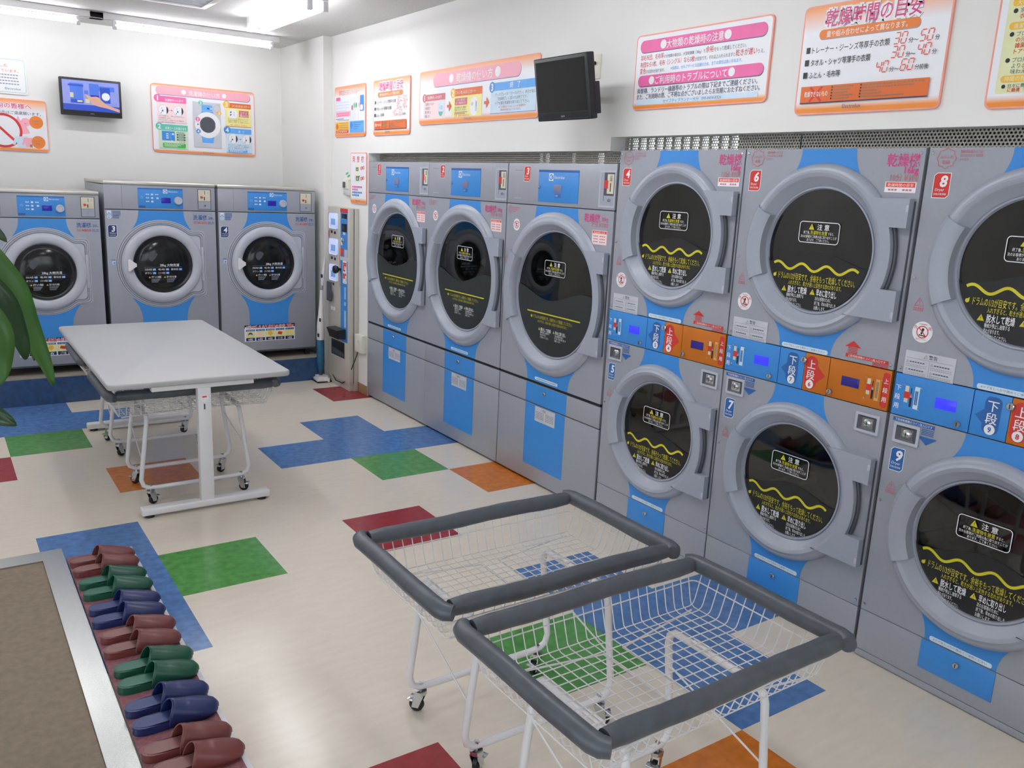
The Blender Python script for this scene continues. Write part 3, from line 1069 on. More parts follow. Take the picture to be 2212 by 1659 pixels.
    for i in range(48):
        th = 2 * PI * i / 48
        fl.append((.067 + (.032 + .0022 * math.cos(8 * th)) * math.cos(th), 1.862 + (.032 + .0022 * math.cos(8 * th)) * math.sin(th)))
    mb.ringf(fl, [(.067 + (x - .067) * .92, 1.862 + (y - 1.862) * .92) for x, y in fl], SALMON)
    mb.text(.067, 1.862, .013, 'ふわふわ', SALMON, w=.046, align='C', bold=.02)
    mb.text(.067, 1.845, .013, '乾燥', SALMON, w=.026, align='C', bold=.02)
    for i, tx in enumerate(('業務用乾燥ならでは', 'の方式でダニを死滅', 'させます。')):
        mb.text(.112, 1.880 - i * .013, .011, tx, SALMON, w=(.075, .075, .034)[i])
    mb.build('flower_print', t); mb = MB(.0012)
    mb.circ(.078, 1.278, .037, WHITE, n=32)
    mb.ringf(circ_pts(.078, 1.278, .022, 24), circ_pts(.078, 1.278, .0185, 24), RED)
    mb.circ(.079, 1.287, .005, BLACK, n=12)
    mb.line([(.079, 1.283), (.074, 1.270)], .006, BLACK)
    mb.line([(.066, 1.267), (.09, 1.265)], .004, BLACK)
    mb.line([(.064, 1.292), (.092, 1.264)], .0035, RED)
    mb.text(.052, 1.288, .013, '危', RED, align='C'); mb.text(.104, 1.288, .013, '険', RED, align='C')
    mb.text(.078, 1.303, .006, 'WARNING', RED, w=.03, align='C')
    mb.text(.078, 1.250, .007, '乗らない 入らない', RED, w=.04, align='C')
    mb.build('danger_sticker', t)
    for (uu, vv) in ((.034, 1.366), (.034, .694)):
        mb = MB(.0012)
        out_tri(mb, uu, vv, .034, SALMON)
        mb.bars(uu - .002, uu + .036, vv - .010, .004, SALMON, n=5)
        mb.bars(uu - .002, uu + .036, vv - .017, .004, SALMON, n=5)
        mb.build('caution_print', t)
    mb = MB(.0012)
    mb.rect(.030, 1.122, .212, 1.208, GREYP)
    out_tri(mb, .098, 1.188, .015, BLACK)
    mb.text(.116, 1.189, .016, '警告', BLACK, bold=.02)
    mb.line([(.036, 1.183), (.206, 1.183)], .0008, INK)
    mb.line([(.121, 1.126), (.121, 1.18)], .0008, INK)
    for cu0 in (.036, .126):
        for rr_ in (0, 1):
            v = 1.168 - rr_ * .028
            out_tri(mb, cu0, v - .002, .010, BLACK)
            mb.bars(cu0 + .013, cu0 + .07, v, .004, INK, n=6)
            for i in range(2):
                mb.bars(cu0, cu0 + .078, v - .009 - i * .006, .0022, INKL, n=10)
    mb.build('warning_sticker', t); mb = MB(.0012)
    mb.rect(.292, 1.126, .508, 1.144, SKYL, r=.008)
    mb.text(.305, 1.132, .009, '※ドアをしっかり閉めてご使用ください', INK, w=.19)
    mb.build('notice_strip', t); mb = MB(.0012)
    mb.rect(.280, .199, .500, .217, SKYL, r=.008)
    mb.text(.293, .205, .009, '※ドアをしっかり閉めてご使用ください', INK, w=.19)
    mb.build('notice_strip', t)
    # arrows that point at the coin slots
    mb = MB(.0012)
    mb.flat([(.578, 1.178), (.648, 1.178), (.613, 1.201)], RED)
    for i in range(4):
        mb.rect(.593, 1.1725 - i * .006, .633, 1.1755 - i * .006, RED)
    mb.rect(.586, 1.139, .763, 1.152, RED)
    mb.text(.596, 1.1415, .010, '上段用乾燥機のコイン投入口です', WHITE, w=.155)
    for i in range(3):
        mb.rect(.700, 1.1345 - i * .005, .763, 1.1370 - i * .005, RED)
    mb.build('arrow_sticker', t); mb = MB(.0012)
    mb.rect(.020, .948, .176, .962, BLUE2)
    mb.text(.028, .951, .010, '下段用乾燥機のコイン投入口です', WHITE, w=.14)
    for i in range(4):
        mb.rect(.132, .941 - i * .006, .176, .944 - i * .006, BLUE2)
    mb.flat([(.118, .916), (.154, .888), (.190, .916)], BLUE2)
    mb.build('arrow_sticker', t)
    hl = dict(right=.772, recess=.708)
    for c0 in (cu, cl):
        hl['v'] = (c0 + .210, c0 + .110, c0 - .108, c0 - .218)
        d = door_dryer(t, cx, c0, R, G, -.018, hl, False)
        d['label'] = 'upper door' if c0 == cu else 'lower door'
    return t
YS3 = [-2.3685, -3.1545, -3.947]
labs = ['stacked dryer with red badge 4 over blue badge 5, next to the single dryers',
        'stacked dryer with red badge 6 over blue badge 7, middle of the three',
        'stacked dryer with red badge 8 over blue badge 9, cut by the right edge']
first = make_stack(RW(YS3[0], 0), labs[0])
stacks = [first]
for i in (1, 2):
    c = copy_tree(first)
    c.matrix_world = RW(YS3[i], 0)
    c['label'] = labs[i]
    stacks.append(c)
for i, s in enumerate(stacks):
    badge(s, .034, 1.732, .060, .084, str(4 + 2 * i), RED, .001)
    badge(s, .030, .764, .054, .088, str(5 + 2 * i), BLUE2, .001)
    mb = MB(.0046)
    mb.text(.357, .9915, .024, str(5 + 2 * i), BLUE2, align='C', bold=.03)
    mb.text(.446, .9915, .024, str(4 + 2 * i), RED, align='C', bold=.03)
    mb.build('number_print', s)

# ------------------------------------------------------------------ washers on the plinth
def outline(cx, cy, R, bx, bh, ins, r=.03):
    """circle joined with a box on its right side, drawn counter-clockwise, inset by ins"""
    R -= ins; bx -= ins; bh -= ins
    a = math.asin(min(bh / R, .98))
    p = []
    c0 = cx + R * math.cos(a)
    p.append((c0 + .012, cy - bh))
    for i in range(6):
        t = math.radians(-90 + 90 * i / 5)
        p.append((cx + bx - r + r * math.cos(t), cy - bh + r + r * math.sin(t)))
    for i in range(6):
        t = math.radians(90 * i / 5)
        p.append((cx + bx - r + r * math.cos(t), cy + bh - r + r * math.sin(t)))
    p.append((c0 + .012, cy + bh))
    n = 60
    for i in range(n + 1):
        t = a + .04 + (2 * PI - 2 * a - .08) * i / n
        p.append((cx + R * math.cos(t), cy + R * math.sin(t)))
    return p
WW, WH = .806, 1.350
def make_washer(mtx, label):
    t = thing('washing_machine', mtx, label, 'washing machine', 'front loading washers on the blue plinth')
    W = WW - .008
    mb = MB()
    mb.box((.004, .0, -.86), (W, WH - .03, -.004), GREY, bev=.003)
    mb.box((.004, .012, -.004), (W, 1.1395, 0), GREY, bev=.0015)
    mb.box((.006, 1.139, -.0045), (W - .002, 1.146, -.0035), DARK)
    mb.box((.004, .0, -.003), (W, .010, .004), GREYR)
    for u in (.06, W - .06):
        for w in (-.06, -.78):
            mb.lathe(u, -.03, [(.02, w - .02), (.02, w + .02)], RUBBER, n=12)
            mb.box((u - .02, -.059, w - .02), (u + .02, .0, w + .02), RUBBER)
    mb.build('cabinet', t)
    mb = MB(); mb.box((.004, 1.1455, -.004), (W, WH - .028, 0), GREY, bev=.0015)
    mb.line([(.125, 1.15), (.125, 1.318)], .0014, GREYR, z=.0004)
    mb.build('top_panel', t)
    mb = MB(); mb.box((.0, WH - .0275, -.86), (W + .004, WH, .008), STEEL, bev=.008, seg=3)
    mb.lathe(W * .32, WH, [(.005, -.3), (.005, -.295)], CHROME, n=8)
    mb.build('steel_top', t)
    mb = MB()
    mb.box((.236, 1.157, 0), (.558, 1.305, .003), BLUE, bev=.001)
    mb.rect(.238, 1.296, .556, 1.304, BLUE2, z=.0034)
    brand_logo(mb, .416, 1.268, .030, WHITE, BLUE, .0034)
    for i in range(3):
        mb.bars(.292, .318, 1.254 - i * .026, .008, SKYL, n=2, z=.0036)
        mb.rect(.328, 1.251 - i * .026, .344, 1.264 - i * .026, SKYL, r=.003, z=.0036)
    mb.bars(.358, .384, 1.254, .008, SKYL, n=2, z=.0036)
    mb.rect(.366, 1.225, .382, 1.238, SKYL, r=.003, z=.0036)
    mb.frame(.256, 1.228, .274, 1.240, .001, SKYL, r=.003, z=.0036)
    mb.rect(.240, 1.159, .285, 1.176, BLUE2, z=.0036)
    cp = mb.build('control_panel', t)
    mb = MB(); mb.box((.400, 1.196, .003), (.468, 1.236, .0045), LCD, bev=.0006)
    mb.build('display', cp)
    mb = MB(); mb.lathe(.522, 1.216, [(.030, .003), (.029, .018), (.026, .022), (.018, .022), (.016, .019), (.0001, .019)], GREYL, n=36)
    mb.build('dial', cp)
    mb = MB()
    mb.rect(.668, 1.155, .768, 1.308, GREYD, z=.0006)
    mb.frame(.668, 1.155, .768, 1.308, .004, GREYR, z=.0009)
    mb.box((.672, 1.218, .0009), (.762, 1.304, .004), CREAM, bev=.001)
    mb.flat([(.688, 1.238), (.702, 1.238), (.710, 1.246), (.702, 1.256), (.688, 1.256)], RED, z=.0045)
    mb.rect(.714, 1.226, .721, 1.252, BLACK, z=.0045)
    mb.rect(.720, 1.268, .724, 1.296, GREYR, z=.0045)
    mb.rect(.740, 1.270, .752, 1.290, GREYP, z=.0045)
    lock(mb, .720, 1.185, .0009, .007)
    mb.build('coin_slot', t)
    cx, cy, R = .390, .737, .330
    # blue fascia
    mb = MB()
    L = hour_left(1.1385, .98, .234, .165); Rr = hour_left(1.1385, .98, .558, .625)
    mb.flat(L + list(reversed(Rr)), BLUE, z=.0007)
    mb.build('blue_fascia', t); mb = MB()
    L = hour_left(.30, .48, .230, .165); Rr = hour_left(.30, .48, .556, .62)
    mb.flat([(.230, .10)] + [(.556, .10)] + Rr + list(reversed(L)), BLUE, z=.0007)
    mb.build('blue_fascia', t)
    # door
    bx, bh = .317, .250
    mb = MB()
    for ins, z0, z1, mat in ((-.004, 0, .003, GREYL), (.004, .0, .006, GREYR), (.007, .0, .010, GREYL), (.016, .0, .0105, GREYR), (.019, .0, .013, GREYD), (.030, .0, .0135, GREYR), (.034, 0, .016, GREYL)):
        mb.prism(outline(cx, cy, R, bx, bh, ins), z0, z1, mat, bottom=False)
    mb.build('door_seal', t)
    mb = MB()
    mb.lathe(cx, cy, [(.292, .016), (.289, .026), (.275, .036), (.250, .040), (.228, .034), (.217, .024), (.214, .018)], GREYL, n=96)
    mb.box((cx + .285, cy - .13, .016), (cx + .300, cy + .13, .020), GREYL, bev=.002)
    d = mb.build('door', t, smooth=60)
    mb = MB()
    mb.lathe(cx, cy, [(.215, .02), (.213, .026), (.206, .027), (.196, .020), (.17, .030), (.12, .038), (.06, .042), (.0001, .043)], BLACKG, n=72)
    mb.build('door_glass', d, smooth=60)
    mb = MB()
    mb.lathe(cx - .075, cy + .06, [(.0001, .0415), (.036, .0402)], GREYR, n=24)
    mb.z = .0435
    mb.text(cx - .03, cy - .012, .022, '28kg 大物洗濯', WHITE, w=.14, bold=.02)
    mb.line([(cx - .14, cy - .018), (cx + .13, cy - .018)], .001, INKL)
    for r_, row in enumerate(((('羽毛布団', '6'), ('毛布', '6'), ('敷布団', '6')), (('ダウン', '3'), ('こたつ布団', '1')))):
        for c_, (aa, bb) in enumerate(row):
            uu = cx - .14 + c_ * .095
            vv = cy - .042 - r_ * .027
            mb.text(uu, vv, .016, aa, WHITE, w=.05)
            mb.rect(uu + .056, vv - .002, uu + .080, vv + .014, BLUE)
            mb.text(uu + .060, vv, .017, bb + '枚', WHITE, w=.018)
    for ox, tx in ((-.115, 'ポケット確認'), (-.005, '取り忘れ注意')):
        warn_tri(mb, cx + ox, cy - .100, .015, YEL, BLACK)
        mb.text(cx + ox + .02, cy - .099, .017, tx, WHITE, w=.07, bold=.02)
        for i in range(4):
            mb.bars(cx + ox + .02, cx + ox + .085 - .006 * i, cy - .110 - i * .008, .004, INKL, n=8)
    mb.build('printed_film', d)
    mb = MB()
    prof = [(-.275, .040), (-.262, .046), (-.225, .018), (-.212, .011), (-.212, -.011), (-.225, -.018), (-.262, -.046), (-.275, -.040)]
    mb.prism([(cx + x * .96 + .006, cy + y) for x, y in reversed(prof)], .030, .062, WHITEM)
    mb.build('handle', d)
    # stickers
    mb = MB(.0012)
    mb.rect(.018, 1.110, .046, 1.134, SKYL, r=.003)
    mb.rect(.026, 1.113, .031, 1.119, BLUE2); mb.rect(.034, 1.113, .039, 1.119, BLUE2)
    mb.circ(.032, 1.090, .015, SKYL, n=20)
    mb.ringf(circ_pts(.032, 1.090, .009, 16), circ_pts(.032, 1.090, .006, 16), BLUE2)
    for i in range(4):
        mb.bars(.056, .112, 1.126 - i * .009, .005, BLUE2, n=7)
    for i in range(3):
        mb.bars(.056, .100, 1.096 - i * .009, .005, BLUE2, n=6)
    mb.bars(.030, .062, .770, .005, BLUE2, n=5)
    mb.rect(.036, .740, .058, .763, SKYL, r=.004)
    mb.circ(.048, .750, .007, BLUE, n=14)
    mb.text(.628, 1.078, .040, '洗濯機', BLUE2, w=.104, bold=.03)
    mb.line([(.625, 1.122), (.775, 1.122)], .001, BLUE2)
    mb.build('info_stickers', t)
    return t
def washer_text(t, kg, price):
    mb = MB(.0016)
    mb.text(.742, 1.080, .026, kg, BLUE2, w=.030, slant=.1)
    mb.text(.774, 1.080, .012, 'kg', BLUE2)
    mb.text(.628, 1.046, .022, '1回', SALMON, w=.03)
    mb.text(.664, 1.045, .026, price, REDB, w=.066)
    mb.text(.738, 1.054, .010, '洗濯〜脱水', BLUE2, w=.05)
    mb.text(.738, 1.042, .010, '約30分', BLUE2, w=.05)
    return mb.build('price_sticker', t)
def washer_label(t, u0, u1, v0, v1, kg, counts):
    mb = MB(.0016)
    w = u1 - u0; h = v1 - v0
    mb.rect(u0, v0, u1, v1, PAPER)
    mb.rect(u0, v0 + h * .80, u1, v1, NAVY)
    mb.flat([(u0 + w * .01, v1 - h * .2), (u0 + w * .3, v1 - h * .2), (u0 + w * .01, v1 - h * .1)], PAPER)
    mb.text(u0 + w * .04, v0 + h * .80, h * .20, '1回で洗える洗濯量の目安', WHITE, w=w * .77, bold=.06)
    mb.text(u0 + w * .04, v0 + h * .80, h * .20, '1回で洗える洗濯量の目安', REDB, w=w * .77, bold=.02)
    mb.text(u0 + w * .83, v0 + h * .78, h * .27, kg, WHITE, w=w * .15, bold=.07)
    mb.text(u0 + w * .83, v0 + h * .78, h * .27, kg, REDB, w=w * .15, bold=.03)
    for i, c in enumerate(counts):
        a = u0 + w * (.03 + .194 * i); b = a + w * .170
        mb.rect(a, v0 + h * .62, b, v0 + h * .73, BLUE2)
        mb.text((a + b) / 2, v0 + h * .64, h * .08, ('羽毛布団', '毛布', '敷布団', 'こたつ', 'カーテン')[i], WHITE, w=w * .13, align='C')
        mb.rect(a, v0 + h * .26, b, v0 + h * .62, YELL)
        m = (a + b) / 2
        y = v0 + h * .44
        s = w * .05
        if i == 0:
            mb.flat([(m - s, y - s * .4), (m - s * .3, y), (m + s * .3, y), (m + s, y - s * .4), (m + s * .7, y + s * .5), (m, y + s * .8), (m - s * .7, y + s * .5)], BLUE2)
        elif i == 1:
            mb.circ(m, y, s * .8, PINKLL, n=14)
        elif i == 2:
            mb.flat([(m, y - s), (m + s, y - s * .2), (m + s * .7, y + s * .8), (m - s * .6, y + s), (m - s, y)], YELO)
        elif i == 3:
            mb.flat([(m - s, y - s * .3), (m + s * .6, y - s * .7), (m + s, y + s * .4), (m - s * .6, y + s * .7)], RED)
        else:
            for k in range(4):
                mb.line([(m - s + k * s * .65, y - s), (m - s + k * s * .65, y + s)], s * .1, YELO)
        mb.rect(a, v0 + h * .04, b, v0 + h * .23, NAVY)
        mb.text(m, v0 + h * .06, h * .17, c, WHITE, align='C', bold=.03, w=w * .10)
    return mb.build('load_chart', t)
ZW = .262
first = make_washer(BW(-1.742, ZW, 1.297), 'silver washer with navy number 3 badge, between the lower washer and the corner washer')
w4 = copy_tree(first)
w4.matrix_world = BW(-.925, ZW, 1.297)
w4['label'] = 'silver washer with navy number 4 badge, in the corner beside the pillar'
w2 = copy_tree(first)
w2.matrix_world = BW(-2.512, ZW, 1.297) @ Matrix.Diagonal((.925, .938, .925, 1))
w2['label'] = 'lower silver washer priced ¥800, partly behind the hanging plant leaves'
for w_, n, kg, pr in ((first, '3', '28', '¥1000'), (w4, '4', '28', '¥1000'), (w2, '2', '20', '¥800')):
    badge(w_, .017, .940, .064, .090, n, BLUED, .001, 'Washer')
    washer_text(w_, kg, pr)
washer_label(w4, .184, .612, .089, .227, '28kg', ('4枚', '6枚', '4枚', 'ユリ1枚', '3枚'))
washer_label(w2, .170, .600, .083, .225, '20kg', ('3枚', '4枚', '3枚', '上下1組', '2枚'))

# ------------------------------------------------------------------ wall signs
def sign(name, mtx, w, h, label, cat='sign', face=None, border=SIGNB, r=.022):
    """printed board: rounded panel with a coloured edge; returns the board and a builder for its print"""
    mb = MB()
    mb.prism(rrect_pts(0, 0, w, h, r), .001, .009, border)
    o = mb.build(name, None, None)
    o.matrix_world = mtx
    tag(o, label, cat, 'printed notice boards on the walls')
    b = .006
    mb = MB()
    mb.flat(rrect_pts(b, b, w - b, h - b, r - b * .7), face or PAPER, z=.0093)
    mb.build('sign_face', o)
    return o, MB(.0095)
def pill(mb, x0, y0, x1, y1, mat, shade=None):
    r = (y1 - y0) * .48
    if shade:
        mb.rect(x0 + .002, y0 - .0035, x1 + .002, y1 - .002, shade, r=r)
    mb.rect(x0, y0, x1, y1, mat, r=r)
def round_no(mb, x, y, r, n, mat):
    mb.circ(x, y, r, mat, n=28)
    mb.text(x, y - r * .62, r * 1.75, n, WHITE, align='C', bold=.03)

# 1 caution about large items (top right, pink bars)
W_, H_ = .793, .330
o, p = sign('notice_board', RW(-2.443, 2.080), W_, H_, 'white board with two magenta banners, between the switched-off television and the drying time board',
            face=sign_grad('sheet with orange foot', 0, .085))
X = lambda f: f * W_
Y = lambda f: f * H_
pill(p, X(.035), Y(.765), X(.965), Y(.925), PINKB, INK)
p.circ(X(.225), Y(.845), .019, WHITE); p.circ(X(.705), Y(.845), .019, WHITE)
p.text(X(.252), Y(.795), .040, '大物類の乾燥時の注意', WHITE, w=X(.425), bold=.02)
def run(mb, x, y, size, parts, total=None):
    for tx, mat, w, k in parts:
        mb.text(x, y, size * k, tx, mat, w=w, bold=.012 if k >= 1 else 0)
        x += w + .003
run(p, X(.045), Y(.665), .026, [('羽毛布団、毛布等', RED, .150, 1), ('の大物類の場合は、大型乾燥機（30kg）で', INK, .250, .62), ('余裕', RED, .045, 1.1), ('をもって乾燥してください。', INK, .175, .75)])
run(p, X(.045), Y(.575), .026, [('布団なら1枚、毛布（シングル）なら3枚', RED, .345, 1), ('が目安です。それ以上入れられますと', INK, .225, .7), ('乾きが遅い', RED, .112, 1.1), ('うえ、', INK, .036, .7)])
run(p, X(.045), Y(.490), .026, [('変色', RED, .040, 1), ('する恐れがあります。', INK, .120, .65)])
p.text(X(.30), Y(.500), .017, '※当店は、セルフサービス店舗のため、全ての責任は負いかねます。', SKY, w=X(.52))
pill(p, X(.035), Y(.315), X(.965), Y(.460), PINKB, INK)
p.circ(X(.150), Y(.388), .018, WHITE); p.circ(X(.755), Y(.388), .018, WHITE)
p.text(X(.180), Y(.340), .038, 'ご利用時のトラブルについて', WHITE, w=X(.545), bold=.02)
p.text(X(.035), Y(.225), .026, '両替機、ランドリー機器等のトラブルの際は下記までご連絡ください。', INK, w=X(.90), bold=.018)
p.text(X(.035), Y(.145), .026, 'また、ご利用時の際、ご不明な点がございましたらお気軽におたずねください。', INK, w=X(.92), bold=.018)
p.rect(X(.035), Y(.065), X(.945), Y(.130), SKYL)
p.text(X(.26), Y(.078), .017, 'セイフティプランナー大分   090-8404-8326', INK, w=X(.44))
p.build('printing', o)

# 2 drying time boards (a large one by the right edge, a small one further down the wall)
def seven(mb, x, y, h, s, mat):
    SEG = {'0': 'abcdef', '3': 'abcdg', '4': 'bcfg', '5': 'acdfg', '6': 'acdefg'}
    w = h * .5; t = h * .085
    for ch in s:
        def P(a, b):
            return (x + a * w + b * h * .16, y + b * h)
        g = {'a': ((.08, 1), (.92, 1)), 'b': ((1, .94), (1, .56)), 'c': ((1, .44), (1, .06)), 'd': ((.08, 0), (.92, 0)), 'e': ((0, .06), (0, .44)), 'f': ((0, .56), (0, .94)), 'g': ((.08, .5), (.92, .5))}
        for k in SEG[ch]:
            a, b = g[k]
            mb.line([P(*a), P(*b)], t, mat)
        x += w * 1.45
    return x
def drying_times(mtx, label):
    W_, H_ = .585, .388
    X = lambda f: f * W_
    Y = lambda f: f * H_
    o, p = sign('drying_time_board', mtx, W_, H_, label, face=sign_grad('sheet with orange head and foot', .24, .10))
    p.text(X(.165), Y(.800), .066, '乾燥時間の目安', INKL, w=X(.66), bold=.13)
    p.text(X(.160), Y(.805), .066, '乾燥時間の目安', WHITE, w=X(.66), bold=.12)
    p.text(X(.165), Y(.808), .066, '乾燥時間の目安', PINK, w=X(.65), bold=.03, slant=.06)
    pill(p, X(.13), Y(.690), X(.815), Y(.775), ORANGEP, INKL)
    p.text(X(.185), Y(.707), .024, '量や組み合わせによって異なります。', WHITE, w=X(.55), bold=.012)
    for i, (tx, w, a, b, xs, tail) in enumerate((('トレーナー・ジーンズ等厚手の衣類', .545, '30', '50', .66, '分'), ('タオル・シャツ等薄手の衣類', .43, '30', '40', .655, '分'), ('ふとん・毛布等', .23, '40', '60', .565, '分前後'))):
        y = Y(.57 - i * .115)
        p.rect(X(.045), y, X(.075), y + .022, BLACK)
        p.text(X(.09), y, .026, tx, BLACK, w=X(w), bold=.018)
        x = seven(p, X(xs), y, .036, a, REDB)
        p.text(x + .003, y, .018, '分〜', BLACK, w=.036, bold=.02)
        x = seven(p, x + .043, y, .036, b, REDB)
        p.text(x + .003, y, .018, tail, BLACK, w=.016 * len(tail), bold=.02)
    p.rect(X(.045), Y(.102), X(.925), Y(.112), NAVY)
    p.rect(X(.045), Y(.112), X(.925), Y(.262), ORANGED)
    p.line([(X(.115), Y(.118)), (X(.205), Y(.255))], .009, RED)
    p.line([(X(.205), Y(.118)), (X(.115), Y(.255))], .009, RED)
    p.text(X(.075), Y(.168), .022, '乾燥できないもの', WHITE, w=X(.175), bold=.02)
    for i in range(5):
        y = Y(.235 - i * .026)
        p.rect(X(.275), y, X(.285), y + .006, BLACK); p.bars(X(.290), X(.435 - .02 * (i % 3)), y, .005, BROWN, n=9)
        p.rect(X(.48), y, X(.49), y + .006, BLACK); p.bars(X(.495), X((.90, .84, .60, .63, .78)[i]), y, .005, BROWN, n=18)
    p.text(X(.37), Y(.045), .020, 'Electrolux', INK, w=X(.13))
    p.build('printing', o)
    return o
drying_times(RW(-3.380, 2.022), 'large drying time board with orange box and red numerals, cut by the top edge')
drying_times(RW(.423, 2.022), 'drying time board with orange box, left of the wide three step board')

# 3 yellow information board cut by the right edge
W_, H_ = .585, .396
o, p = sign('notice_board', RW(-4.114, 2.012), W_, H_, 'board with pale green sheet and amber bars, cut by the top right corner',
            face=sign_grad('sheet with deep orange foot', 0, .09))
p.rect(.028, .045, W_ - .03, H_ - .022, CREAMP, r=.008)
p.frame(.040, .345, .52, .380, .005, YELO, r=.008)
p.text(.056, .351, .024, '家庭用洗濯機との違い', GREYP, w=.3, bold=.03)
rows = [(.308, '大物・大量', ('家庭では洗えない大きな', '衣類も一度に洗えます。')), (.238, '清潔・ツヤ', ('プロ用機器は家庭用の', 'の汗や皮脂をしっかり落とし', '雑菌臭も除去しシャッ', 'トアウト。'))]
p.rect(.040, .300, .40, .322, YELO, r=.01); p.text(.052, .304, .016, '大物・大量', CREAMP, bold=.02)
p.circ(.052, .287, .007, BLACK, n=14); p.text(.066, .281, .016, '家庭では洗えない大きな', INK); p.text(.066, .264, .016, '衣類も一度に', RED, bold=.03)
p.rect(.040, .232, .40, .254, YELO, r=.01); p.text(.052, .236, .016, '清潔・ツヤ', CREAMP, bold=.02)
p.circ(.052, .219, .007, BLACK, n=14); p.text(.066, .213, .016, 'プロ用機器ならでは', INK)
for i, tx in enumerate(('の汗や皮脂をすっきり', '雑菌臭も除去し', 'トアウト、')):
    p.text(.066, .196 - i * .017, .016, tx, RED, bold=.03)
p.circ(.052, .143, .007, BLACK, n=14); p.text(.066, .137, .016, 'プロ用機器なら高温', INK); p.text(.066, .120, .016, 'より、', INK); p.text(.098, .120, .016, 'ダニも死滅', RED, bold=.03); p.text(.066, .103, .016, '味わえます。', INK)
p.rect(.040, .078, .40, .098, YELO, r=.01); p.text(.052, .082, .016, '時間の有効活用', CREAMP, bold=.02)
p.circ(.052, .066, .006, BLACK, n=14); p.text(.066, .062, .013, '日々に費やす時間', INK); p.text(.066, .050, .013, 'に最適', RED, bold=.03); p.text(.112, .050, .013, 'です。', INK)
p.build('printing', o)

# 4 how to use the dryers, wide board
W_, H_ = 1.375, .337
o, p = sign('instruction_board', RW(-.300, 2.076), W_, H_, 'wide three step board with pink banner, partly behind the switched-off television',
            face=sign_grad('wide sheet with orange head and foot', .22, .13))
X = lambda f: f * W_
Y = lambda f: f * H_
pill(p, X(.135), Y(.685), X(.87), Y(.925), PINKL, BLUE2)
p.circ(X(.305), Y(.805), .027, WHITE); p.circ(X(.695), Y(.805), .029, WHITE)
p.text(X(.350), Y(.735), .058, '乾燥機の使い方', WHITE, w=X(.305), bold=.02)
def step(p, x0, x1, y0, y1, yh, n, title, head, body, line, num, tw):
    p.rect(x0, y0, x1, y1, body)
    p.rect(x0, yh, x1, y1, head, r=.004)
    p.rect(x0, y0 - .003, x1, y0, line)
    round_no(p, x0 + .012, (yh + y1) / 2, (y1 - yh) * .68, n, num)
    p.text(x0 + .05, yh + (y1 - yh) * .28, (y1 - yh) * .55, title, WHITE, w=tw, bold=.015)
step(p, X(.045), X(.255), Y(.10), Y(.56), Y(.44), '1', '洗濯物を入れます', SALMON, PINKLL, PINKL, SALMON, X(.14))
for i, tx in enumerate(('洗濯物はドラムの', '1/3程度が', '最も効率よく', '乾燥します。')):
    p.text(X(.060), Y(.36 - i * .075), .020, tx, INK, w=X((.085, .05, .062, .052)[i]))
p.circ(X(.215), Y(.29), .036, SKYL, ry=.052)
p.flat([(X(.215) + .034 * math.cos(t), Y(.29) + .050 * math.sin(t)) for t in [PI + i * PI / 14 for i in range(15)]][2:13], TEAL)
p.text(X(.208), Y(.27), .03, '1/3', TEALD)
step(p, X(.318), X(.578), Y(.10), Y(.60), Y(.47), '2', 'コインを入れるとスタート', ORANGED, YELL, PINKL, YELO, X(.17))
p.rect(X(.345), Y(.31), X(.455), Y(.435), SALMON)
p.text(X(.365), Y(.385), .016, 'コイン投入口', WHITE, w=X(.07)); p.text(X(.352), Y(.33), .016, '上段・下段用があります', WHITE, w=X(.09))
p.circ(X(.515), Y(.27), .050, WHITE, ry=.055); p.circ(X(.498), Y(.31), .012, GREYP); p.rect(X(.525), Y(.18), X(.54), Y(.36), GREYP); p.rect(X(.530), Y(.26), X(.533), Y(.34), INK)
for i in range(2):
    p.text(X(.345), Y(.255 - i * .045), .014, ('表示金額に応じ運転が', '延長されていきます。')[i], INK, w=X(.105))
p.bars(X(.345), X(.46), Y(.175), .006, INKL, n=11); p.bars(X(.345), X(.44), Y(.15), .006, ORANGED, n=9)
p.text(X(.345), Y(.11), .013, '注意　お釣りは出ません！', RED, w=X(.13))
step(p, X(.65), X(.985), Y(.12), Y(.62), Y(.485), '3', '', SKY, SKYL, SKY, BLUE, .001)
p.text(X(.795), Y(.52), .036, '終　了', WHITE, w=X(.075), bold=.02)
for i, tx in enumerate(('ディスプレイの「クールダウン」表示が消え', '「乾燥終了」に変われば終了です。', 'ドアを開け洗濯物を取り出して下さい。')):
    p.text(X((.685, .705, .690)[i]), Y(.40 - i * .072), .020, tx, INK, w=X((.295, .22, .25)[i]))
for i, tx in enumerate(('※この間はドラムに入った洗濯物で', '本体内が熱くなっております。')):
    p.text(X((.715, .730)[i]), Y(.20 - i * .05), .013, tx, RED, w=X((.20, .15)[i]))
for x in (.275, .598):
    p.flat([(X(x), Y(.285)), (X(x + .018), Y(.285)), (X(x + .018), Y(.21)), (X(x + .038), Y(.31)), (X(x + .018), Y(.41)), (X(x + .018), Y(.335)), (X(x), Y(.335))], ORANGED)
p.text(X(.43), Y(.05), .018, 'Electrolux', INKL, w=X(.06))
p.build('printing', o)

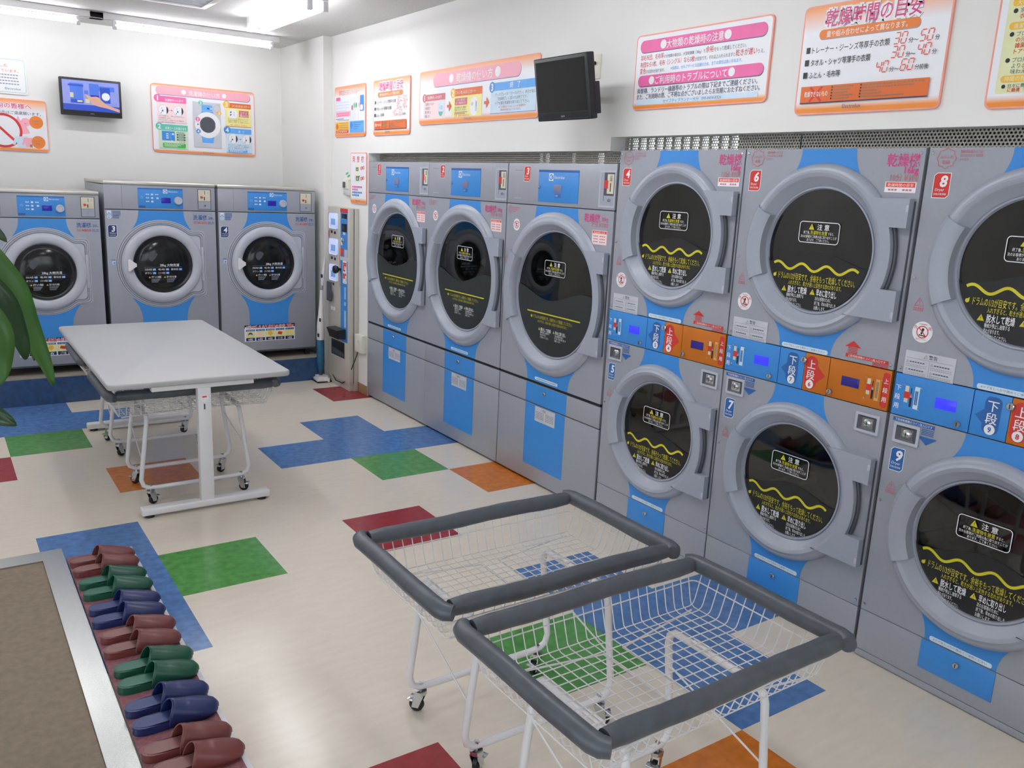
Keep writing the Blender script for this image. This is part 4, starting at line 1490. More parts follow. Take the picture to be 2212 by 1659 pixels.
# 5 static board near the corner
W_, H_ = .585, .384
o, p = sign('notice_board', RW(1.150, 2.024), W_, H_, 'portrait looking board with yellow and blue boxes at its foot, nearest the corner pillar',
            face=sign_grad('sheet with orange head', .20, .10))
X = lambda f: f * W_
Y = lambda f: f * H_
p.text(X(.15), Y(.83), .044, '静電気を防ぐソフター', WHITE, w=X(.66), bold=.08)
p.text(X(.15), Y(.83), .044, '静電気を防ぐソフター', SALMON, w=X(.66), bold=.0)
p.rect(X(.05), Y(.72), X(.19), Y(.79), PINKB, r=.008)
for i in range(4):
    p.bars(X(.05), X(.50 - .1 * (i == 3)), Y(.67 - i * .055), .010, SKYL, n=9)
p.rect(X(.05), Y(.40), X(.53), Y(.50), PINKL)
p.bars(X(.08), X(.50), Y(.455), .008, PINKB, n=9); p.bars(X(.10), X(.48), Y(.415), .008, PINKB, n=8)
p.bars(X(.05), X(.32), Y(.35), .006, INK, n=7); p.bars(X(.10), X(.50), Y(.32), .006, INKL, n=10)
for x, m in ((.55, SALMON), (.68, GREENP), (.62, TEAL), (.78, PINKL)):
    p.line([(X(x), Y(.30)), (X(x), Y(.78))], .002, INKL)
    p.circ(X(x + .04), Y(.60 if x > .6 else .56), .014, m, n=14, ry=.02)
p.rect(X(.84), Y(.48), X(.96), Y(.78), BLUE); p.rect(X(.85), Y(.50), X(.93), Y(.60), WHITE, r=.01)
p.rect(X(.03), Y(.10), X(.485), Y(.30), YELO); p.rect(X(.51), Y(.075), X(.965), Y(.30), SKY)
p.circ(X(.09), Y(.21), .024, ORANGED, n=20); p.circ(X(.57), Y(.22), .024, BLUE, n=20)
for i in range(4):
    p.bars(X(.16), X(.46), Y(.26 - i * .04), .005, BROWN, n=10); p.bars(X(.64), X(.94 - .06 * i), Y(.26 - i * .04), .005, BLUE2, n=8)
p.rect(X(.04), Y(.08), X(.47), Y(.125), RED, r=.008); p.bars(X(.07), X(.44), Y(.095), .006, WHITE, n=6)
p.text(X(.40), Y(.03), .014, 'Electrolux', INKL, w=X(.14))
p.build('printing', o)

# 6 money changer board, narrow
W_, H_ = .300, .387
o, p = sign('changer_board', RW(.838, 1.515), W_, H_, 'narrow upright board with red heading above the change machine', face=sign_grad('sheet with amber foot', 0, .10))
X = lambda f: f * W_
Y = lambda f: f * H_
for i, ch in enumerate('両替機'):
    p.text(X(.14 + i * .27), Y(.82), .052, ch, REDB, bold=.03)
p.circ(X(.44), Y(.68), .030, YELL, n=28, ry=.034); p.rect(X(.35), Y(.64), X(.52), Y(.71), TEALD); p.text(X(.37), Y(.655), .02, '500', WHITE, w=X(.13))
p.rect(X(.27), Y(.43), X(.60), Y(.56), CREAMP); p.rect(X(.36), Y(.45), X(.54), Y(.54), INK); p.circ(X(.44), Y(.49), .012, GREYP, n=14); p.rect(X(.54), Y(.52), X(.60), Y(.55), TEALD)
for y in (.66, .46):
    p.text(X(.64), Y(y), .034, 'OK!', REDB, w=X(.24), bold=.04, rot=.12)
for i, (m, n) in enumerate(((PINKB, 7), (PINKB, 4), (BLUE, 7), (BLUE, 5))):
    p.bars(X(.13), X(.13 + .09 * n), Y(.31 - i * .055), .014, m, n=n)
p.text(X(.36), Y(.045), .014, 'Electrolux', INK, w=X(.26))
p.build('printing', o)

# 7 how to use the washers, on the back wall
W_, H_ = .866, .553
o, p = sign('instruction_board', BW(-1.185, 1.850, YB), W_, H_, 'four step board with a drawn washing machine, on the back wall beside the lit television',
            face=sign_grad('sheet with thin orange foot', .05, .04), r=.03)
X = lambda f: f * W_
Y = lambda f: f * H_
pill(p, X(.045), Y(.845), X(.955), Y(.965), PINKL, BLUE2)
p.circ(X(.305), Y(.905), .019, WHITE); p.circ(X(.695), Y(.905), .019, WHITE)
p.text(X(.352), Y(.868), .046, '洗濯機の使い方', WHITE, w=X(.30), bold=.02)
def box4(x0, x1, y0, y1, yh, n, title, head, body, num, tw):
    p.rect(X(x0), Y(y0), X(x1), Y(y1), body)
    p.rect(X(x0), Y(y0), X(x1), Y(y0 + .006), head)
    p.rect(X(x0), Y(yh), X(x1), Y(y1), head, r=.006)
    round_no(p, X(x0 + .01), Y((yh + y1) / 2 + .01), .030, n, num)
    p.text(X((x0 + x1) / 2 + .025), Y(yh + .018), .024, title, WHITE, w=X(tw), align='C', bold=.015)
def pair(x, y):
    for dx in (0, .14):
        p.circ(X(x + dx), Y(y), .041, INKL, n=32); p.circ(X(x + dx), Y(y), .040, WHITE, n=32)
        pts = [(X(x + dx) + .039 * math.cos(t), Y(y) + .039 * math.sin(t)) for t in [-.9 + i * 1.8 / 10 for i in range(11)]]
        p.flat(pts, BLACK)
        p.flat([(X(x + dx) - .016, Y(y) - .012), (X(x + dx) + .002, Y(y) - .012), (X(x + dx) - .007, Y(y) + .006)], BLUE2)
        p.flat([(X(x + dx) - .024, Y(y) - .030), (X(x + dx) - .014, Y(y) - .024), (X(x + dx) - .017, Y(y) - .014)], INK)
        p.line([(X(x + dx) - .016, Y(y) + .008), (X(x + dx) - .010, Y(y) + .022)], .003, SALMON)
    p.line([(X(x + .048), Y(y)), (X(x + .075), Y(y))], .003, SALMON)
    p.flat([(X(x + .072), Y(y - .014)), (X(x + .086), Y(y)), (X(x + .072), Y(y + .014))], SALMON)
box4(.050, .325, .435, .825, .735, '1', '洗濯物をいれます', PINKB, PINKLL, PINKB, .17)
pair(.110, .62)
for i, tx in enumerate(('①ドアを開ける。（押し上げながら引く）', '②洗濯物を入れる。', '③ドアをカチッと音がするまで閉める。', '（押し下げながら押す）')):
    p.text(X(.065 + .02 * (i == 3)), Y(.525 - i * .030), .013, tx, INK, w=X((.235, .11, .235, .13)[i]))
box4(.055, .330, .055, .415, .325, '2', '洗濯コースを選びます', TEAL, MINT, TEAL, .20)
p.rect(X(.085), Y(.175), X(.205), Y(.315), BLUE)
for i in range(3):
    p.bars(X(.125), X(.148), Y(.265 - i * .030), .010, WHITE, n=2); p.rect(X(.157), Y(.265 - i * .03), X(.170), Y(.282 - i * .03), SKY)
p.rect(X(.178), Y(.262), X(.198), Y(.285), WHITE); p.flat([(X(.170), Y(.19)), (X(.176), Y(.165)), (X(.190), Y(.165))], WHITE)
for i in range(3):
    p.rect(X(.222), Y(.255 - i * .037), X(.305), Y(.282 - i * .037), TEALD, r=.006); p.bars(X(.238), X(.290), Y(.263 - i * .037), .006, MINT, n=4)
p.bars(X(.222), X(.30), Y(.295), .006, INK, n=6); p.bars(X(.245), X(.30), Y(.158), .005, SALMON, n=4)
p.rect(X(.090), Y(.072), X(.305), Y(.142), GREENP, r=.010)
for i in range(3):
    p.bars(X(.105), X(.29 - .03 * i), Y(.122 - i * .018), .006, MINT, n=10)
# drawn washer
p.rect(X(.385), Y(.105), X(.655), Y(.785), GREYP)
p.rect(X(.470), Y(.660), X(.575), Y(.745), SKY); p.rect(X(.522), Y(.685), X(.545), Y(.705), BLUED); p.circ(X(.562), Y(.695), .006, WHITE, n=12)
p.flat([(X(.468), Y(.655)), (X(.460), Y(.56)), (X(.595), Y(.56)), (X(.578), Y(.655))], SKY)
p.flat([(X(.470), Y(.175)), (X(.575), Y(.175)), (X(.592), Y(.33)), (X(.455), Y(.33))], SKY)
p.circ(X(.525), Y(.445), .108, WHITE, n=48); p.circ(X(.525), Y(.450), .067, INK, n=44); p.circ(X(.525), Y(.450), .060, GREYR, n=40)
p.rect(X(.60), Y(.37), X(.635), Y(.53), WHITE)
for x, y, n, m in ((.462, .770, '2', TEAL), (.430, .525, '1', PINKB), (.432, .345, '4', BLUE), (.640, .640, '3', YELO)):
    round_no(p, X(x), Y(y), .019, n, m)
p.ringf(circ_pts(X(.420), Y(.435), .030, 24), circ_pts(X(.420), Y(.435), .0285, 24), SALMON); p.flat([(X(.418), Y(.44)), (X(.44), Y(.44)), (X(.43), Y(.465))], BLUE2)
p.ringf(circ_pts(X(.622), Y(.70), .032, 24), circ_pts(X(.622), Y(.70), .0305, 24), SALMON)
box4(.705, .960, .455, .810, .735, '3', 'コインを入れるとスタート', ORANGED, YELL, YELO, .18)
p.circ(X(.775), Y(.645), .042, WHITE, n=32); p.line([(X(.750), Y(.66)), (X(.762), Y(.68))], .010, BLUE2); p.line([(X(.748), Y(.62)), (X(.762), Y(.64))], .010, BLUE2); p.rect(X(.785), Y(.615), X(.791), Y(.68), GREYP)
p.rect(X(.838), Y(.605), X(.935), Y(.705), SALMON); p.text(X(.850), Y(.658), .024, 'コイン', WHITE, w=X(.07), bold=.02); p.text(X(.848), Y(.614), .024, '投入口', WHITE, w=X(.075), bold=.02)
for i, tx in enumerate(('ディスプレイに表示されている', '料金分の硬貨をいれて下さい。', '※硬貨は「百円」をご使用ください。')):
    p.text(X(.725), Y(.565 - i * .026), .012, tx, INK, w=X((.20, .20, .21)[i]))
p.text(X(.745), Y(.472), .012, '注意　お釣りは、出ません！', RED, w=X(.17))
box4(.705, .960, .050, .425, .345, '4', '終　了', SKY, SKYL, BLUE, .06)
pair(.772, .265)
for i, tx in enumerate(('終了しました。ドアを開けてください。と', 'ディスプレイに表示され、ロック解除音がし', '終了です。洗濯物を取り出して下さい。')):
    p.text(X(.722), Y(.165 - i * .026), .012, tx, INK, w=X((.21, .215, .19)[i]))
p.rect(X(.722), Y(.062), X(.915), Y(.100), SKY, r=.008); p.bars(X(.735), X(.90), Y(.085), .005, WHITE, n=9); p.bars(X(.735), X(.87), Y(.070), .005, WHITE, n=7)
p.text(X(.47), Y(.018), .014, 'Electrolux', INK, w=X(.10))
p.build('printing', o)

# 8 and 9: the two boards cut by the left edge
W_, H_ = .560, .262
o, p = sign('notice_board', BW(-2.645, 2.217, YB), W_, H_, 'white board with thin green outline and orange lettering, cut by the left edge', face=PAPER, border=WHITE, r=.02)
p.frame(.010, .012, W_ - .008, H_ - .008, .0025, TEAL, r=.016)
p.text(W_ - .120, .196, .024, '配慮した', ORANGED, align='R', bold=.02, w=.13)
p.text(W_ - .052, .160, .024, '洗剤を使用しています。', ORANGED, align='R', bold=.02, w=.28)
for i in range(4):
    p.bars(.05, W_ - (.052, .056, .050, .048)[i], .135 - i * .022, .009, INKL, n=24)
p.text(W_ - .045, .032, .022, 'Electrolux', INK, align='R', w=.105)
p.build('printing', o)
W_, H_ = .560, .388
o, p = sign('notice_board', BW(-2.525, 1.796, YB), W_, H_, 'board with big red prohibition ring under an orange heading, cut by the left edge', face=sign_grad('sheet with orange head band', .22, .07))
p.text(W_ - .105, .320, .042, 'ご利用の皆様へ', WHITE, align='R', w=.32, bold=.09)
p.text(W_ - .105, .320, .042, 'ご利用の皆様へ', PINK, align='R', w=.32, bold=.03)
p.text(W_ - .040, .274, .028, '下記の商品はご遠慮願います。', INK, align='R', w=.385, bold=.02)
cx, cy = W_ - .305, .148
p.flat([(cx + .085, cy + .07), (cx + .105, cy + .115), (cx + .118, cy + .085), (cx + .15, cy + .06), (cx + .18, cy - .01), (cx + .13, cy - .02)], PINKL)
p.circ(cx + .155, cy + .072, .032, PINKL, n=24); p.line([(cx + .145, cy + .064), (cx + .152, cy + .058), (cx + .160, cy + .064)], .003, RED)
p.ringf(circ_pts(cx, cy, .128, 56), circ_pts(cx, cy, .110, 56), RED)
p.line([(cx - .085, cy + .085), (cx + .085, cy - .085)], .018, RED)
p.flat([(cx + .055, cy - .10), (cx + .075, cy - .04), (cx + .16, cy - .035), (cx + .185, cy - .095), (cx + .165, cy - .10), (cx + .150, cy - .075), (cx + .155, cy - .12), (cx + .09, cy - .12), (cx + .085, cy - .08), (cx + .07, cy - .105)], SKYL)
p.flat([(cx + .115, cy - .10), (cx + .135, cy - .045), (cx + .19, cy - .045), (cx + .22, cy - .10), (cx + .205, cy - .105), (cx + .188, cy - .08), (cx + .190, cy - .118), (cx + .145, cy - .115), (cx + .142, cy - .08), (cx + .128, cy - .105)], PINKL)
p.rect(cx + .172, cy - .115, cx + .190, cy - .095, BROWN)
for yy, a in ((cy + .075, '動物類の'), (cy - .075, '油汚れのひどい')):
    p.circ(W_ - .078 + (.006 if yy < cy else 0), yy, .048, ORANGEP, n=32)
    p.text(W_ - .078, yy + .004, .014, a, BROWN, align='C', w=.055); p.text(W_ - .078, yy - .018, .014, '衣類', BROWN, align='C')
p.text(cx - .01, .022, .012, 'Electrolux', INK)
p.build('printing', o)

# ------------------------------------------------------------------ televisions
def television(mtx, w, h, label, on):
    t = thing('television', mtx, label, 'television', 'small wall televisions')
    mb = MB()
    mb.box((0, 0, -.045), (w, h, 0), BLACKP, bev=.006, seg=3)
    mb.box((w * .15, h * .18, -.075), (w * .85, h * .80, -.04), BLACKP, bev=.008)
    if not on:
        mb.box((w - .03, .02, -.066), (w + .003, h * .56, -.03), BLACKP, bev=.005)
    mb.box((w * .4, h * .35, -.10), (w * .6, h * .65, -.07), BLACKP, bev=.004)
    mb.build('casing', t)
    x0, x1, y0, y1 = .018, w - .018, .040, h - .018
    mb = MB(.0006)
    mb.frame(.008, .008, w - .008, h - .008, .0012, GREYR, r=.004)
    mb.text(w / 2, .016, .010, 'ORION', GREYP, align='C', w=.028)
    mb.line([(x0, y0 - .003), (x1, y0 - .003)], .0008, GREYR)
    mb.build('bezel_print', t)
    mb = MB(.0005)
    mb.flat(rrect_pts(x0, y0, x1, y1, .002), BLACKG if not on else TVB3, z=.0008)
    mb.z = .001
    if on:
        W2 = x1 - x0; H2 = y1 - y0
        Q = lambda a, b: (x0 + a * W2, y0 + b * H2)
        def rr(a, b, c, d, m):
            mb.rect(*Q(a, b), *Q(c, d), m)
        rr(0, 0, 1, .22, TVB2); rr(0, .20, 1, .25, TVB3)
        rr(.13, .24, .36, .90, TVB1); rr(.10, .80, .37, .86, TVB2); rr(.14, .24, .36, .36, TVB2)
        rr(.13, .42, .19, .58, TVY); rr(.25, .28, .34, .34, TVY); rr(.38, .55, .45, .68, TVB1); rr(.39, .26, .47, .40, TVY)
        rr(.47, .50, .64, .92, TVB1); rr(.60, .70, .92, .86, TVB1); rr(.66, .30, .84, .82, TVB2); rr(.49, .44, .64, .54, LCD)
        mb.circ(*Q(.76, .52), .030, TVW, n=28)
        mb.flat([Q(*q) for q in ((.38, .56), (.42, .54), (.50, .48), (.58, .50), (.63, .48), (.68, .38), (.76, .26), (.88, .18), (1.0, .12), (1.0, .02), (.80, .12), (.60, .18), (.50, .24), (.48, .36), (.43, .44))], SKIN)
    mb.build('screen', t)
    return t
television(BW(-1.873, 2.092, 2.135), .444, .284, 'lit television showing a blue demonstration video, on the back wall', True)
m = RW(-2.035, 2.022, -.262) @ Matrix.Rotation(math.radians(9.5), 4, 'X')
television(m, .412, .290, 'switched-off black television on an arm, over the third single dryer', False)
mb = MB()
mb.box((-.05, -.06, 0), (.05, .06, .012), BLACKP, bev=.003)
mb.tube([(0, 0, .01), (.06, 0, .05), (.19, 0, .155)], .014, BLACKP, n=10)
o = mb.build('television_bracket'); o.matrix_world = RW(-2.05, 2.165)
tag(o, 'small black wall bracket hidden behind the switched-off television', 'bracket')
mb = MB()
mb.box((0, 0, 0), (.078, .116, .008), IVORY, bev=.003)
o = mb.build('wall_plate'); o.matrix_world = RW(-2.104, 2.243)
tag(o, 'ivory wall socket plate at the upper right of the switched-off television', 'wall socket')
mb = MB()
mb.box((.024, .066, .008), (.048, .082, .034), BLACKP, bev=.003)
mb.build('plug', o)
mb = MB()
mb.tube([(.034, .074, .03), (.02, .072, .07), (-.03, .06, .12), (-.07, .04, .16)], .003, BLACKP, n=6)
mb.build('cable', o)

# ------------------------------------------------------------------ change machine, vacuum cleaner, wall boxes
t = thing('change_machine', RW(1.122, 0, -.022), 'tall narrow grey change machine with blue stripe and black tray, beside the first dryer', 'change machine')
# local u: 0 = far edge, .433 = near edge; front face at w = .060
F = .060
mb = MB()
mb.box((0, .0, -.020), (.433, 1.474, .016), BEIGEM, bev=.002)
mb.box((.003, .065, .016), (.430, 1.470, .022), GREYR)
mb.box((0, .060, .022), (.433, 1.476, F), BEIGEM, bev=.004)
mb.box((.010, .0, .016), (.423, .062, F - .008), BEIGEM, bev=.002)
mb.build('cabinet', t)
mb = MB(F + .0006)
mb.rect(.260, .398, .400, 1.470, BLUE)
mb.rect(.255, 1.438, .405, 1.470, RED)
mb.rect(.258, 1.060, .404, 1.090, GREYP)
mb.rect(.262, 1.10, .318, 1.155, REDB); mb.rect(.335, 1.09, .395, 1.15, GREYP)
mb.rect(.268, 1.18, .30, 1.24, WHITE, r=.01)
mb.text(.30, 1.385, .012, '500円玉', WHITE, w=.07)
mb.bars(.31, .36, 1.265, .02, WHITE, n=3)
mb.rect(.305, .878, .385, 1.060, WHITE, r=.008)
for i, ch in enumerate('両替'):
    mb.text(.345, .985 - i * .088, .074, ch, REDB, align='C', bold=.05)
mb.bars(.34, .37, .75, .10, SKYL, n=2); mb.bars(.335, .375, .52, .14, SKYL, n=3); mb.bars(.335, .37, .70, .03, SKYL, n=3)
for v0, v1 in ((1.38, 1.425), (1.30, 1.36), (1.23, 1.28), (1.17, 1.21), (1.09, 1.14)):
    mb.bars(.014, .034, v0, v1 - v0, RED, n=2)
mb.bars(.238, .250, .96, .20, SALMON, n=1); mb.bars(.238, .250, .84, .08, SALMON, n=1)
mb.bars(.06, .16, .63, .03, WHITE, n=2)
mb.build('printed_panel', t)
for v0, v1 in ((1.301, 1.425), (1.092, 1.219), (.879, 1.010)):
    mb = MB()
    mb.box((.045, v0, F), (.206, v1, F + .010), BUTTON, bev=.012)
    mb.bars(.09, .18, v0 + .03, .05, SKY, n=3, z=F + .0105)
    mb.build('bill_plate', t)
mb = MB()
for u, v in ((.065, 1.262), (.130, 1.258), (.065, 1.050), (.130, 1.046), (.095, .838)):
    mb.box((u, v, F), (u + .032, v + .022, F + .004), BLACKP, bev=.002)
    mb.build('push_button', t); mb = MB()
mb.box((.290, 1.392, F), (.385, 1.430, F + .006), BLACKP, bev=.002)
mb.text(.33, 1.405, .018, '8', REDB, z=F + .0065)
mb.build('display', t)
mb = MB(); mb.box((.290, 1.288, F), (.385, 1.352, F + .006), BLACKP, bev=.002); mb.circ(.33, 1.322, .004, GREENP, z=F + .0065, n=10); mb.build('display', t)
mb = MB(); mb.lathe(.315, 1.215, [(.012, F), (.012, F + .012), (.0001, F + .014)], CHROME, n=16); mb.box((.31, 1.19, F), (.33, 1.24, F + .008), CHROME, bev=.002)
mb.build('coin_slot', t)
mb = MB()
mb.lathe(.262, .985, [(.010, F), (.010, F + .02), (.026, F + .026), (.034, F + .044), (.028, F + .062), (.0001, F + .070)], BLACKP, n=24)
mb.build('knob', t)
mb = MB()
mb.box((.005, .70, F), (.075, .860, F + .018), GREYR, bev=.003); mb.box((.045, .72, F + .018), (.12, .80, F + .030), GREYR, bev=.003)
mb.build('lock_plate', t)
mb = MB()
V = [(.150, .425), (.365, .425), (.365, .505), (.150, .505)]
mb.add([(x, y, F) for x, y in V] + [(.170, .425, F + .06), (.345, .425, F + .06), (.365, .500, F + .08), (.150, .500, F + .08)],
       [[0, 1, 5, 4], [1, 2, 6, 5], [3, 0, 4, 7], [4, 5, 6, 7], [2, 3, 7, 6]], BLACKP)
mb.build('coin_tray', t)
mb = MB()
mb.rect(.070, .262, .337, .385, BLACKP, z=F + .0008)
mb.frame(.066, .258, .341, .389, .006, GREYR, z=F + .0012)
mb.flat([(.08, .27), (.33, .27), (.33, .30), (.08, .32)], GREYR, z=F + .001)
mb.build('coin_outlet', t)
mb = MB()
mb.box((0, 0, 0), (.138, .142, .045), IVORY, bev=.005)
mb.lathe(.07, .09, [(.012, .045), (.012, .048), (.0001, .048)], GREYP, n=14)
o = mb.build('outlet_box'); o.matrix_world = RW(.668, .345)
tag(o, 'ivory outlet box low on the wall between the change machine and the first dryer', 'outlet box')
mb = MB()
mb.tube([(.055, .01, .035), (.03, -.05, .045), (-.02, -.15, .06), (-.07, -.26, .075), (-.16, -.30, .085), (-.28, -.30, .09), (-.40, -.26, .075), (-.475, -.20, .05), (-.50, -.12, .03)], .0045, BLACKP, n=6)
mb.build('power_cord', o)
# thermostat half hidden by the changer board, with small stickers above
mb = MB()
mb.box((0, 0, 0), (.115, .125, .022), IVORY, bev=.004)
mb.box((-.0, .05, .020), (.115, .120, .030), IVORY, bev=.004)
o = mb.build('thermostat'); o.matrix_world = RW(.955, 1.572)
tag(o, 'ivory wall control box just left of the narrow changer board', 'thermostat')
mb = MB(); mb.box((.012, .058, .030), (.066, .104, .0315), GREYR, bev=.0005); mb.build('display', o)
mb = MB(); mb.box((.01, .008, .022), (.10, .042, .024), GREYP, bev=.0008); mb.build('cover', o)
for (a, b, m, l) in ((.945, 1.728, TEAL, 'small pale teal sticker above the wall control box'), (.915, 1.708, GREENP, 'small pale green sticker just above the wall control box')):
    mb = MB(); mb.prism(rrect_pts(0, 0, .05, .016, .006), 0, .001, m)
    o = mb.build('sticker'); o.matrix_world = RW(a, b) @ Matrix.Rotation(.25, 4, 'Z'); tag(o, l, 'sticker')

# stick vacuum cleaner leaning by the change machine
t = thing('vacuum_cleaner', T3((-.125, 1.165, 0)), 'white stick vacuum cleaner with blue dust cup, standing between plinth and change machine', 'vacuum cleaner')
mb = MB()
mb.prism([(-.075, -.085), (.030, -.100), (.050, -.060), (.035, .11), (-.055, .10)], .004, .030, WHITEM)
mb.prism([(-.060, -.070), (.022, -.085), (.036, -.05), (.022, .08), (-.042, .07)], .030, .048, WHITEM)
mb.box((-.078, -.098, 0), (.052, .108, .012), BLACKP, bev=.004)
mb.tube([(-.01, .0, .04), (-.012, 0, .09)], .014, GREYR, n=10)
mb.build('floor_head', t)
mb = MB()
mb.tube([(-.012, 0, .085), (-.012, 0, .10), (-.012, 0, .16), (-.012, 0, .33), (-.012, 0, .36)], .03, CUPBLUE, n=20, rr=[.016, .026, .033, .033, .030])
mb.build('dust_cup', t)
mb = MB()
mb.tube([(-.012, 0, .355), (-.012, 0, .37), (-.010, 0, .48), (-.006, 0, .56), (-.003, 0, .66), (0, 0, .78)], .03, WHITEM, n=18, rr=[.030, .033, .032, .026, .018, .014])
mb.bars(-.03, .0, .44, .06, RED, n=2, z=0)
mb.build('body', t)
mb = MB()
mb.tube([(0, 0, .55), (.008, 0, .84)], .008, CHROME, n=10)
mb.tube([(.006, 0, .82), (.012, 0, .88), (.020, 0, .96), (.030, 0, 1.04)], .013, WHITEM, n=12, rr=[.013, .017, .014, .008])
mb.build('pole', t)
mb = MB()
for z, x in ((.90, -.006), (.53, -.024), (.40, -.040)):
    mb.box((x - .006, -.030, z - .015), (x + .006, -.012, z + .015), BLACKP, bev=.003)
    mb.build('switch', t); mb = MB()

# ------------------------------------------------------------------ folding table
t = thing('work_table', T3((-1.745, -.465, 0)), 'white folding-laundry table with rounded top, standing over two wire carts', 'table')
hx, hy = .447, .888
mb = MB()
bm = bmesh.new()
pts = rrect_pts(-hx, -hy, hx, hy, .035, 6)
vs = [bm.verts.new((x, y, .672)) for x, y in pts]
f = bm.faces.new(vs)
r = bmesh.ops.extrude_face_region(bm, geom=[f])
bmesh.ops.translate(bm, verts=[v for v in r['geom'] if isinstance(v, bmesh.types.BMVert)], vec=(0, 0, .030))
bmesh.ops.recalc_face_normals(bm, faces=list(bm.faces))
bmesh.ops.bevel(bm, geom=[e for e in bm.edges if abs(e.verts[0].co.z - e.verts[1].co.z) < 1e-5], offset=.009, segments=3, profile=.5, affect='EDGES')
bm.verts.index_update()
mb.add([v.co for v in bm.verts], [[v.index for v in f.verts] for f in bm.faces], TABLE)
bm.free()
mb.build('tabletop', t)
mb = MB()
mb.box((-.03, -hy + .06, .640), (.03, hy - .06, .672), WHITEM, bev=.003)
for s in (-1, 1):
    mb.box((-.25, s * .855 - .022, .648), (.25, s * .855 + .022, .672), WHITEM, bev=.003)
mb.build('under_frame', t)
for s in (-1, 1):
    mb = MB(); mb.box((-.033, s * .850 - .025, .045), (.033, s * .850 + .025, .655), WHITEM, bev=.006)
    p = mb.build('post', t)
    if s < 0:
        mb = MB(); mb.z = 0
        y = s * .850 - .0256
        mm = Matrix(((1, 0, 0, 0), (0, 0, -1, y), (0, 1, 0, 0), (0, 0, 0, 1)))
        mb.circ(-.002, .595, .022, PAPER, n=24); mb.rect(-.012, .597, .010, .605, REDB); mb.bars(-.006, .004, .535, .03, INK, n=1)
        mb.build('round_sticker', p, mm)
    mb = MB(); mb.box((-.325, s * .850 - .030, .014), (.325, s * .850 + .030, .052), WHITEM, bev=.010, seg=3)
    fb = mb.build('foot_bar', t)
    for q in (-1, 1):
        mb = MB(); mb.lathe(q * .285, s * .85, [(.0001, 0), (.024, 0), (.022, .016), (.0001, .016)], RUBBER, n=18)
        mb.build('rubber_foot', fb)

